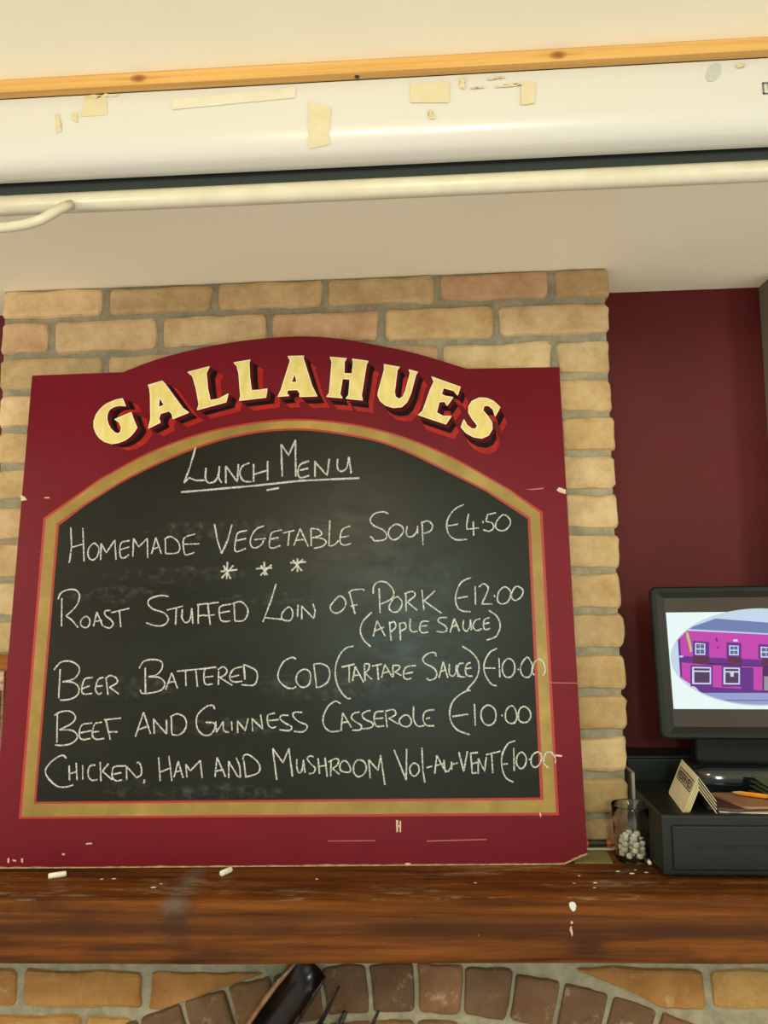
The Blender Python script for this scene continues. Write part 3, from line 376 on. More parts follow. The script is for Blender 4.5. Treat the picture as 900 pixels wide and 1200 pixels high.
'cod':[[(-412.8,333.1),(-411.8,281.5)],[(-423.7,331.9),(-421,335.4),(-418.4,339.2),(-415.6,342.6),(-412.3,345.1),(-408.3,346.4),(-403.7,347),(-398.9,346.9),(-394.6,346.2),(-390.5,344.9),(-386.5,342.9),(-383,340.5),(-380.4,338.1),(-378.7,335.6),(-377.9,333),(-377.7,330.2),(-378.3,327.4),(-379.4,324.3),(-381.3,321.1),(-383.8,318),(-387,315.5),(-391.2,313.8),(-396.3,312.6),(-401.8,311.5),(-407.1,310.4)],[(-407.1,311),(-401.8,310.6),(-396.2,310.5),(-391,310),(-386.6,308.9),(-382.9,306.9),(-379.9,304.2),(-377.7,301.2),(-376.3,298.2),(-375.9,295.2),(-376.5,292),(-377.7,289),(-379.6,286.4),(-382.1,284.3),(-385.3,282.5),(-389,281.1),(-392.7,280),(-396.5,279.3),(-400.6,279),(-404.8,279),(-408.9,278.8)],[(-353.1,317.8),(-356.7,317.4),(-360.4,317),(-363.8,316.4),(-366.5,315.3),(-368.3,313.5),(-369.3,311.3),(-370,308.7),(-370.6,306.1),(-371.1,303.1),(-371.6,299.9),(-371.7,296.8),(-371.4,294.2),(-370.7,292.3),(-369.7,290.7),(-368.2,289.6),(-366.2,288.9),(-363.4,288.7),(-359.9,289.1),(-356.2,289.6),(-352.7,290.1)],[(-370.9,298.2),(-357.6,303.3)],[(-334,317.6),(-336.4,316.9),(-339,316.2),(-341.4,315.3),(-343.3,313.8),(-344.6,311.3),(-345.6,308.1),(-346.2,304.8),(-346.6,301.9),(-346.9,299.6),(-346.9,297.5),(-346.7,295.7),(-346.1,294),(-345,292.3),(-343.5,290.6),(-341.9,289.3),(-340.3,288.6),(-339,288.7),(-337.7,289.4),(-336.4,290.4),(-335.1,291.2)],[(-345.2,301.9),(-334.4,303.1)],[(-329.3,317.6),(-324,287.2)],[(-331.1,315),(-328.8,316.6),(-326.6,318.5),(-324.3,320),(-321.9,320.7),(-319,320.3),(-315.8,319.2),(-312.9,317.7),(-310.7,316.1),(-309.3,314.3),(-308.3,312.3),(-308.1,310.2),(-308.9,308.1),(-311.1,306.1),(-314.5,304.2),(-318.4,302.3),(-322,300.3)],[(-322,300.3),(-304.2,288.3)],[(-259.9,334.1),(-257.1,290.4)],[(-270.7,332.9),(-269.1,336.1),(-267.5,339.4),(-265.7,342.5),(-263.2,344.9),(-259.7,346.5),(-255.5,347.5),(-251.1,348),(-246.9,348.2),(-242.8,347.9),(-238.5,347.2),(-234.6,346.1),(-231.7,344.5),(-230,342.4),(-229.1,339.7),(-228.9,336.8),(-229.3,333.8),(-230.4,330.8),(-232.3,327.5),(-234.7,324.4),(-237.5,321.9),(-240.9,320.4),(-244.8,319.5),(-249,318.9),(-253.1,318.1)],[(-253.1,318.1),(-248.3,317.9),(-243.3,317.9),(-238.6,317.5),(-234.5,316.6),(-230.9,314.9),(-227.7,312.6),(-225.2,309.9),(-223.7,307.2),(-223.5,304.3),(-224.2,301.1),(-225.8,298),(-228.1,295.4),(-231.2,293.6),(-235.2,292.2),(-239.6,291.1),(-244.1,290.3),(-249,289.6),(-254.4,289),(-259.3,288.9),(-263,289.2),(-265,290.2),(-265.8,291.8),(-266.1,293.6),(-266.6,295.3)],[(-211.7,324.3),(-221.3,295.3)],[(-211.7,324.3),(-200.5,297.2)],[(-217.8,307.2),(-204.3,309.7)],[(-202.7,326.9),(-160.6,330.5),(-132.1,333.6)],[(-187.2,328.1),(-185.3,300.8)],[(-168.7,329.2),(-164.9,299.5)],[(-132.1,333.6),(-136.4,333.2),(-140.9,332.8),(-145.1,332.4),(-148.4,331.7),(-150.6,330.9),(-152.1,330.1),(-153,328.7),(-153.6,326.4),(-154,322.4),(-154,317.1),(-153.6,311.8),(-153,307.8),(-152,305.5),(-150.7,304.2),(-149.2,303.5),(-147.4,303),(-145.3,303),(-142.9,303.4),(-140.4,304),(-137.9,304.5)],[(-152.4,315.8),(-137,317.7)],[(-127.8,326.1),(-127.6,302.3)],[(-129.2,328.8),(-126.8,330.4),(-124.4,332.2),(-122,333.6),(-119.9,334),(-117.7,333.2),(-115.5,331.5),(-113.8,329.3),(-112.9,327.3),(-112.9,325.3),(-113.8,323.2),(-115.1,321.1),(-116.7,319.4),(-118.7,318.1),(-121.1,317.2),(-123.6,316.4),(-126.1,315.5)],[(-126.1,315.5),(-102.6,301.5)],[(-85.8,333.7),(-89.8,332.9),(-93.8,332.2),(-97.6,331.3),(-100.7,329.8),(-103.1,327.6),(-105,324.9),(-106.3,322),(-107.2,319.3),(-107.5,316.7),(-107.3,314.2),(-106.6,311.8),(-105.6,310),(-104.1,308.8),(-102.1,308),(-99.9,307.5),(-97.4,307.3),(-94.6,307.3),(-91.5,307.6),(-88.3,308.1),(-85.2,308.5)],[(-105.2,315.8),(-90.9,319.1)],[(-83.2,337.6),(-80.4,311.1)],[(-83.2,337.6),(-77.7,335.3),(-71.9,332.9),(-66.6,330.6),(-62.6,328.1),(-60.2,325.5),(-59,322.9),(-58.5,320.2),(-58.3,317.5),(-58.3,314.4),(-58.8,311.1),(-59.7,308.1),(-60.7,305.6),(-61.8,303.8),(-63,302.4),(-64.8,301.5),(-67.4,300.9),(-71.3,300.8),(-76.1,301.3),(-81.4,301.9),(-86.4,302.4)],[(10.5,346),(8.6,347.1),(6.8,348.3),(4.8,349.3),(2.3,349.3),(-1.1,348.2),(-5.1,346.4),(-9.1,344),(-12.6,340.9),(-15.4,336.9),(-18,332),(-20,327),(-21.2,322.4),(-21.7,318.4),(-21.4,314.6),(-20.5,311.1),(-18.8,307.8),(-16.1,304.5),(-12.5,301.2),(-8.6,298.4),(-5.1,296.3),(-2.1,295.2),(0.8,294.8),(3.4,294.9),(5.7,295.2),(7.4,295.6),(8.7,296.5),(9.8,297.4),(11.1,298.3)],[(22.9,327.7),(20.4,326.7),(17.8,325.1),(15.4,323),(13.5,320.7),(12.2,318),(11.3,314.9),(10.8,311.7),(10.9,308.8),(11.7,306.2),(13,303.6),(14.7,301.3),(16.4,299.5),(18.3,298.2),(20.3,297.3),(22.4,296.8),(24.6,296.8),(27,297.3),(29.6,298.3),(32.1,299.9),(34,302),(35.3,305.1),(36.1,309),(36.6,313),(36.6,316.5),(36.1,319.3),(35.3,321.9),(34,324.1),(32.4,325.8),(30.4,327),(28,327.8),(25.4,328.1),(22.9,327.7)],[(42,337),(47.2,297.2)],[(42.8,337),(45.9,337.3),(49,337.7),(52,338),(55.1,337.6),(58.3,336.7),(61.7,335.4),(64.9,333.6),(67.3,331.4),(69,328.6),(70.2,325.2),(70.8,321.6),(70.9,318.1),(70.4,314.7),(69.4,311.2),(68,307.9),(66.1,305),(63.4,302.5),(60.2,300.3),(56.9,298.5),(53.9,297.2),(51.6,296.5),(49.6,296.4),(47.8,296.5),(45.8,296.5)],[(113.5,367.7),(110,367.1),(106.6,366.7),(103.2,365.9),(99.9,364.4),(96.6,362),(93.3,358.9),(90.3,355.3),(87.6,351.2),(85.4,346.4),(83.4,341.1),(81.8,335.5),(80.9,329.9),(80.5,324.3),(80.6,318.5),(81.2,312.8),(82.3,307.4),(83.8,302.4),(85.7,297.5),(88,293),(90.4,288.9),(93,285.4),(95.8,282.2),(98.7,279.5),(101.1,277.6),(103.1,276.6),(104.7,276.4),(106.3,276.5),(107.9,276.5)],[(91.7,331.1),(114.8,336.2)],[(105.3,333.7),(105.2,304.6)],[(116.1,332.2),(111.4,307.1)],[(116.1,332.2),(130.9,304.3)],[(114.7,316.3),(125,317.5)],[(132.4,336),(133.6,306.9)],[(132.4,336),(134.6,336.2),(137,336.5),(139,336.5),(140.5,335.9),(141.2,334.5),(141.4,332.4),(141.1,330.1),(140.5,328),(139.2,326),(137.5,324),(135.5,322.1),(133.6,320.1)],[(133.6,320.1),(145.7,309.4)],[(145.9,332.4),(163.5,335.7)],[(155.4,333.1),(157.3,308.5)],[(168.9,334.8),(162.8,311.9)],[(168.9,334.8),(182.2,313)],[(165.5,319.8),(176.9,323.1)],[(183,333.6),(183.6,313)],[(182.5,332.8),(185.8,333),(189.4,333.2),(192.5,333.2),(194.6,332.7),(195.5,331.5),(195.4,329.6),(194.7,327.7),(193.7,326.1),(192.3,324.9),(190.5,324),(188.4,323.1),(186.4,322.2)],[(186.4,322.2),(197.9,315.5)],[(224.4,332.4),(220.5,332.3),(216.4,332.2),(212.7,332),(209.5,331.2),(207,329.8),(205.1,327.9),(203.7,325.7),(202.6,323.4),(202,320.8),(201.8,317.8),(201.9,315),(202.4,312.8),(203.3,311.2),(204.6,310),(206.1,309.2),(207.8,308.8),(209.6,308.8),(211.7,309.3),(213.8,310),(215.9,310.5)],[(203.9,318.1),(218.8,321.1)],[(259.9,348),(259.9,349.8),(260,351.8),(259.8,353.5),(258.7,354.7),(256.4,355.1),(253.1,355.1),(249.6,354.5),(246.5,353.5),(243.6,351.7),(240.6,349.3),(238.2,346.6),(236.8,344.2),(236.6,342.1),(237.2,340.2),(238.6,338.2),(240.7,336.2),(243.8,334.2),(247.9,332.2),(252.1,330.2),(255.4,328.1),(257.7,325.9),(259.4,323.5),(260.5,321.1),(261.1,318.8),(261,316.3),(260.3,313.8),(259.2,311.4),(257.7,309.6),(255.6,308.4),(253,307.5),(250.4,307.1),(248.2,307),(246.5,307.4),(245.2,308.3),(244.1,309.3),(242.8,310.3)],[(273,338.5),(264.8,310.8)],[(273,338.5),(280.4,310.7)],[(267.2,321.4),(278.1,325.2)],[(283.7,334.4),(283.5,330.2),(283.2,325.8),(283,321.8),(283.3,318.6),(284.2,316.2),(285.6,314.6),(287.1,313.6),(288.6,313.2),(290,313.6),(291.5,314.6),(292.9,316.2),(294.1,318.4),(294.9,321.4),(295.5,325.1),(295.9,329.1),(296.4,333)],[(296.4,333),(298.5,311.8)],[(309.4,335.5),(307.3,335.4),(305.1,335.5),(303,335.2),(301.3,334.3),(299.9,332.3),(298.8,329.6),(298,326.6),(297.8,323.7),(298.2,320.8),(299.1,317.8),(300.4,315.1),(302,313.1),(304,312.1),(306.4,311.8),(308.9,311.8),(311.4,311.7)],[(321.6,336.7),(320,336.2),(318.3,335.8),(316.7,335.2),(315.3,334.1),(314.1,332.3),(313,330),(312.2,327.4),(311.8,324.9),(311.9,322.1),(312.4,319.1),(313.4,316.3),(314.7,314.3),(316.7,313.3),(319.1,313),(321.8,313),(324.4,312.9)],[(313.2,326.2),(322.7,327.4)],[(307.7,365.6),(312.5,362.5),(317.5,359.5),(322.2,356.3),(326.2,352.6),(329.7,348.4),(332.8,343.9),(335.1,339.1),(336.4,333.9),(336.6,328.2),(335.7,322.1),(334,316),(331.5,310.1),(327.9,304.7),(323.3,299.5),(318.2,294.5),(313.4,289.3)],[(369.3,361),(365.9,359.4),(362.5,358),(359.1,356.2),(356,353.6),(353,349.8),(350.1,345.1),(347.6,340),(345.9,335.1),(345.1,330.5),(345,325.8),(345.5,321.1),(346.6,316.6),(348.5,311.9),(351.1,307),(354,302.7),(356.7,299.4),(359.1,297.5),(361.4,296.8),(363.7,296.4),(366,295.9)],[(347,327.2),(365.3,326.2)],[(372.4,344.1),(372.7,310.5)],[(389.4,343.2),(386.8,342.3),(384.1,340.2),(381.5,337.6),(379.6,334.8),(378.4,331.7),(377.8,328.3),(377.5,324.7),(377.7,321.5),(378.4,318.6),(379.5,315.7),(381,313.2),(382.7,311.5),(384.8,310.5),(387.3,310.2),(389.8,310.5),(392.1,311.4),(394.2,313),(396.3,315.4),(398.1,318.3),(399.3,321.3),(399.8,324.8),(399.9,328.8),(399.5,332.6),(398.6,335.9),(396.9,338.6),(394.6,341),(391.9,342.6),(389.4,343.2)],[(405.1,325),(406.6,322.8)],[(421.9,344.9),(419.5,343.3),(416.6,340.3),(413.9,336.6),(411.9,333.1),(410.7,329.8),(409.9,326.3),(409.7,322.9),(410,319.9),(410.9,317),(412.4,314.3),(414.3,312.1),(416.3,310.6),(418.5,309.9),(421,309.7),(423.5,310.3),(425.7,311.8),(427.7,314.6),(429.6,318.4),(431,322.5),(431.8,326.3),(431.7,329.6),(430.8,332.7),(429.6,335.7),(428.3,338.2),(427,340.7),(425.5,343.1),(423.8,344.7),(421.9,344.9)],[(443.4,342.6),(441.2,341),(439,339.5),(436.8,337.8),(434.9,335.5),(433.2,332.2),(431.5,328.3),(430.2,324.3),(429.7,321),(430,318.7),(431.2,316.8),(432.6,315.3),(433.9,313.6)],[(443.4,342.6),(445.4,340.9),(447.6,339.4),(449.6,337.7),(451.1,335.3),(452.1,332),(452.8,328.1),(453.1,324.1),(453,320.8),(452.4,318.3),(451.2,316.4),(449.9,314.7),(448.6,312.9)]],
'casserole':[[(-412.1,255.3),(-409.5,206.1)],[(-417.3,252.7),(-415,254.2),(-412.8,255.8),(-410.3,257.3),(-407.4,258.4),(-403.7,259.3),(-399.5,260),(-395.1,260.2),(-391.3,259.8),(-387.7,258.4),(-384.3,256.2),(-381.5,253.7),(-379.9,251.1),(-379.5,248.4),(-380.1,245.4),(-381.7,242.4),(-384.5,239.4),(-388.8,236.5),(-394.4,233.7),(-400.6,230.8),(-406.6,228)],[(-406.6,228),(-400.5,227.8),(-394.3,227.8),(-388.4,227.5),(-383.6,226.5),(-379.7,224.5),(-376.5,221.8),(-374.3,218.9),(-373.4,216),(-374.1,213.2),(-376.1,210.3),(-379,207.5),(-382.1,205.3),(-385.6,203.7),(-389.6,202.6),(-393.9,201.8),(-397.9,201.3),(-401.7,201.2),(-405.4,201.5),(-409.1,201.9),(-412.8,202.2)],[(-349.4,239.1),(-353.6,238.6),(-358.1,238.2),(-362.2,237.6),(-365.4,236.6),(-367.5,235.2),(-368.9,233.4),(-369.7,231.3),(-370.3,228.9),(-370.7,225.9),(-370.8,222.3),(-370.6,218.8),(-369.9,216),(-369,214),(-367.6,212.5),(-365.9,211.4),(-363.7,210.8),(-360.8,210.8),(-357.5,211.3),(-353.9,212.1),(-350.4,212.7)],[(-369.3,222.4),(-348.5,226.1)],[(-331.9,240.2),(-335.1,239.8),(-338.5,239.5),(-341.5,239),(-343.9,237.7),(-345.4,235.4),(-346.3,232.4),(-346.9,229.1),(-347.2,226.1),(-347.5,223.3),(-347.5,220.5),(-347.2,217.9),(-346.5,215.8),(-345.4,214.1),(-343.8,212.7),(-341.9,211.7),(-339.5,211.1),(-336.6,211),(-333.3,211.4),(-329.7,212),(-326.2,212.5)],[(-346.2,223.5),(-336.3,224.7)],[(-325.5,245.3),(-315.3,210.4)],[(-328.1,244.1),(-298.6,246.9)],[(-320.1,223.3),(-303.2,223.6)],[(-258.7,256.4),(-271.3,215.1)],[(-258.7,256.4),(-244.7,219.5)],[(-266.6,226.7),(-249.4,233)],[(-240.6,245.8),(-238,219.4)],[(-240.5,244.5),(-216.5,219.2)],[(-216,219.2),(-217.6,243.5)],[(-209.3,249.4),(-207.2,219.7)],[(-211.1,248.2),(-208.1,249.7),(-205.2,251.3),(-202.2,252.7),(-199.2,253.2),(-196,252.8),(-192.6,251.6),(-189.4,249.9),(-186.8,247.9),(-184.9,245.5),(-183.3,242.5),(-182.3,239.4),(-181.8,236.2),(-182,232.9),(-182.9,229.4),(-184.2,226.1),(-185.8,223.3),(-188,221.1),(-190.7,219.3),(-193.5,217.9),(-196.3,217),(-199,216.8),(-201.7,217.2),(-204.4,217.8),(-207.1,218.4)],[(-132.4,260.4),(-133.3,262.3),(-134.1,264.3),(-135.1,266),(-136.7,267),(-139.1,267.3),(-142.1,267),(-145.4,266.1),(-148.7,264.5),(-152.5,261.8),(-156.6,258.4),(-160.4,254.4),(-163.1,250.3),(-164.4,245.9),(-164.8,241.1),(-164.5,236.4),(-163.7,232.2),(-162.3,228.3),(-160.3,224.7),(-157.8,221.6),(-155.2,219.2),(-152.3,217.5),(-149.2,216.3),(-145.9,215.8),(-143,216),(-140.4,216.8),(-137.8,218.4),(-135.6,220.5),(-133.9,222.8),(-132.4,225.9),(-131.2,229.5),(-130.7,233.1),(-131.6,235.7),(-134.4,237.1),(-138.6,237.7),(-143.4,238),(-147.8,238.5)],[(-130.4,239.6),(-128.5,221.5)],[(-128.5,221.5),(-117,239.5)],[(-117,239.5),(-116.8,236.1),(-116.8,232.5),(-116.6,229.2),(-116.1,226.5),(-115.1,224.6),(-113.8,223.1),(-112.4,222.1),(-111.1,221.3),(-109.9,221),(-108.7,221),(-107.5,221.2),(-106.3,221.3)],[(-102.2,239.3),(-101,223.8)],[(-91.5,240.5),(-91,219.9)],[(-91.5,239.8),(-77.7,223.6),(-72.8,244.2)],[(-66.1,244.2),(-64.8,222.2)],[(-66.1,243.7),(-46.9,225.9),(-51.5,250.5)],[(-26,252.9),(-28.9,252.3),(-31.9,251.9),(-34.6,251.3),(-36.7,250.4),(-38,249.2),(-38.8,247.7),(-39.1,246),(-39.3,243.9),(-39.1,241.2),(-38.6,238),(-37.8,234.8),(-36.9,232.3),(-35.7,230.5),(-34.2,229.2),(-32.6,228.3),(-30.9,227.8),(-29.1,227.8),(-27,228.3),(-25,229),(-22.9,229.5)],[(-37,240),(-19.1,241.7)],[(-1.8,248.7),(-5,248.9),(-8.4,249.2),(-11.5,249.3),(-13.8,248.9),(-15.5,247.7),(-16.6,246.1),(-16.9,244.3),(-16.4,242.4),(-14.6,240.5),(-11.8,238.4),(-8.5,236.4),(-5.6,234.5),(-2.8,233.1),(0.1,231.8),(2.5,230.6),(3.9,229.3),(4.1,227.6),(3.6,225.7),(2.2,224),(-0.1,222.9),(-3.5,222.7),(-7.9,223.1),(-12.8,223.8),(-17.5,224.3)],[(22.3,253.7),(18.7,253.9),(14.9,254.2),(11.5,254.3),(8.9,253.8),(7.2,252.7),(6.2,251.2),(5.8,249.3),(6.3,247.4),(7.7,245.2),(10,242.8),(12.8,240.4),(15.8,238.2),(19.5,236.4),(23.9,234.8),(27.9,233.3),(30.6,231.6),(31.5,229.7),(31.4,227.6),(30.5,225.6),(29.3,223.9),(27.9,222.6),(26.1,221.4),(23.9,220.6),(21.3,220.1),(18.4,220.1),(15,220.5),(11.4,221),(8,221.5)],[(90.4,268),(88.1,269.3),(85.8,270.7),(83.5,271.8),(81,272),(78.1,271.2),(74.9,269.5),(71.8,267.2),(68.9,264.3),(66.1,260.5),(63.4,255.7),(61.1,250.8),(59.6,246.2),(59,242),(59,237.9),(59.7,234.1),(61,230.7),(62.9,227.6),(65.5,224.7),(68.5,222.4),(71.7,220.8),(75.4,220.2),(79.4,220.5),(83.6,221),(87.7,221.4)],[(93.6,251.1),(90.9,221.4)],[(93.6,252.4),(109.1,227.1)],[(92.5,235.6),(105.1,236.7)],[(123.9,253.4),(121,252.9),(118.1,252.5),(115.4,251.9),(113.2,250.9),(111.4,249.3),(109.9,247.4),(109,245.2),(109.1,243.2),(110.6,241.1),(113,239.1),(115.9,237.1),(118.5,235.3),(120.8,233.9),(123.2,232.7),(125.2,231.5),(126.5,230.1),(126.8,228.3),(126.4,226.2),(125.4,224.3),(123.8,222.9),(121.2,222.3),(117.8,222.3),(114,222.4),(110.4,222.5)],[(142.7,255.8),(140.2,255.2),(137.7,254.7),(135.3,254.1),(133.3,253.3),(131.4,252.3),(129.6,251.1),(128.4,249.7),(127.9,248.2),(128.3,246.3),(129.4,244.3),(131.1,242.2),(133.2,240.3),(136,238.9),(139.4,237.6),(142.8,236.4),(145.2,235.1),(146.5,233.4),(147.1,231.7),(147,230),(146.5,228.6),(145.2,227.5),(143.2,226.6),(140.8,225.9),(138.4,225.3),(136,225),(133.3,224.9),(130.5,224.9),(127.8,224.9)],[(166.7,254.3),(163.2,254.1),(159.5,254.1),(156,253.8),(153.3,253.1),(151.6,251.7),(150.4,249.8),(149.7,247.6),(149.3,245.4),(149,242.9),(148.9,240.1),(149.2,237.4),(149.7,235),(150.4,233),(151.4,231.1),(152.7,229.6),(154.5,228.5),(157,228.2),(160,228.4),(163.3,228.8),(166.5,229.2)],[(150.6,241.5),(165.3,242.6)],[(169.4,251.6),(171.8,226.6)],[(169.4,254.2),(173,255.1),(176.7,256.1),(180.1,256.8),(182.8,256.7),(185,255.5),(186.7,253.4),(187.6,251.1),(187.3,248.9),(185.3,247),(182,245),(178.2,243.1),(174.6,241.2)],[(176,241.2),(191.9,232)],[(204.1,247.4),(201.7,246.5),(199,244.9),(196.5,242.9),(194.7,241),(193.7,239.1),(193.3,237.1),(193.4,235.1),(194,233.3),(195.2,231.7),(196.9,230.2),(199,228.9),(201.1,228.1),(203.4,227.7),(206,227.6),(208.4,227.9),(210.5,228.8),(212.1,230.3),(213.4,232.4),(214.3,234.8),(214.6,237),(214.3,239.1),(213.3,241.2),(212.1,243.2),(210.7,244.8),(209.3,246),(207.8,247),(206,247.5),(204.1,247.4)],[(219.1,262.3),(218.8,257.8),(218.4,253.1),(218.2,248.7),(218.2,244.7),(218.6,241.2),(219.2,238.1),(220.1,235.4),(221.2,233),(222.5,231.1),(224.1,229.6),(225.8,228.5),(227.8,227.8),(229.9,227.7),(232.3,228),(234.7,228.6),(237.1,229)],[(255.1,256),(251.1,255.5),(247.1,255.2),(243.3,254.6),(240.3,253.6),(238.2,251.8),(236.8,249.5),(235.9,247),(235.3,244.5),(235.1,241.9),(235.3,239.1),(235.9,236.4),(236.7,234.2),(237.7,232.4),(238.9,231),(240.5,229.8),(242.4,229),(245,228.5),(248,228.4),(251.3,228.4),(254.4,228.4)],[(240,240.6),(247.5,242.4)],[(320,287.4),(318.7,287.9),(317.6,288.6),(316,288.8),(313.4,288),(308.9,285.9),(303.3,282.7),(297.6,279),(292.9,275.1),(289.4,271),(286.6,266.6),(284.5,261.9),(283,257),(282.2,251.9),(282,246.5),(282.6,241.2),(283.8,236.3),(285.7,231.9),(288.3,227.7),(291.5,224),(295.3,220.8),(299.9,218.3),(305.2,216.4),(310.8,214.7),(316.3,212.9)],[(286.6,244),(314.7,247.7)],[(326,265.7),(326.4,228.2)],[(350,262.9),(347,262.2),(343.9,260.3),(341.1,257.8),(339,255.2),(337.7,252.3),(337,249),(336.9,245.5),(337.2,242.3),(338.1,239),(339.6,235.7),(341.4,232.8),(343.5,230.6),(345.9,229.3),(348.6,228.6),(351.5,228.6),(354.1,229.2),(356.5,230.5),(358.9,232.6),(361,235.1),(362.4,238.2),(363.1,242),(363.3,246.6),(362.8,251.2),(361.7,255),(359.5,257.9),(356.5,260.5),(353.1,262.2),(350,262.9)],[(372.8,246.3),(374.8,243.7)],[(390,261.2),(387.9,260.2),(385.5,258.5),(383.3,256.1),(381.6,253.5),(380.5,250.2),(379.8,246.4),(379.5,242.5),(379.7,239.3),(380.7,236.8),(382.2,234.7),(384.1,233.1),(386.1,232),(388.3,231.4),(390.8,231.3),(393.3,231.7),(395.4,232.7),(397,234.5),(398.4,237),(399.4,239.9),(399.8,243),(399.6,246.5),(398.8,250.5),(397.7,254.3),(396.5,257.2),(395.1,259.2),(393.5,260.6),(391.8,261.3),(390,261.2)],[(411.2,259.7),(409,258.7),(406.8,257),(404.8,254.6),(403.4,252),(402.6,248.7),(402.2,244.7),(402.2,240.8),(402.8,237.8),(404,235.7),(405.8,234.1),(407.9,233.1),(410,232.6),(412.3,232.5),(414.8,232.8),(417.3,233.7),(419.4,235),(421.2,237.1),(422.8,239.7),(423.9,242.6),(424.4,245.3),(424.2,248),(423.3,250.9),(422,253.5),(420.4,255.7),(418.4,257.4),(416.1,258.8),(413.6,259.7),(411.2,259.7)]],
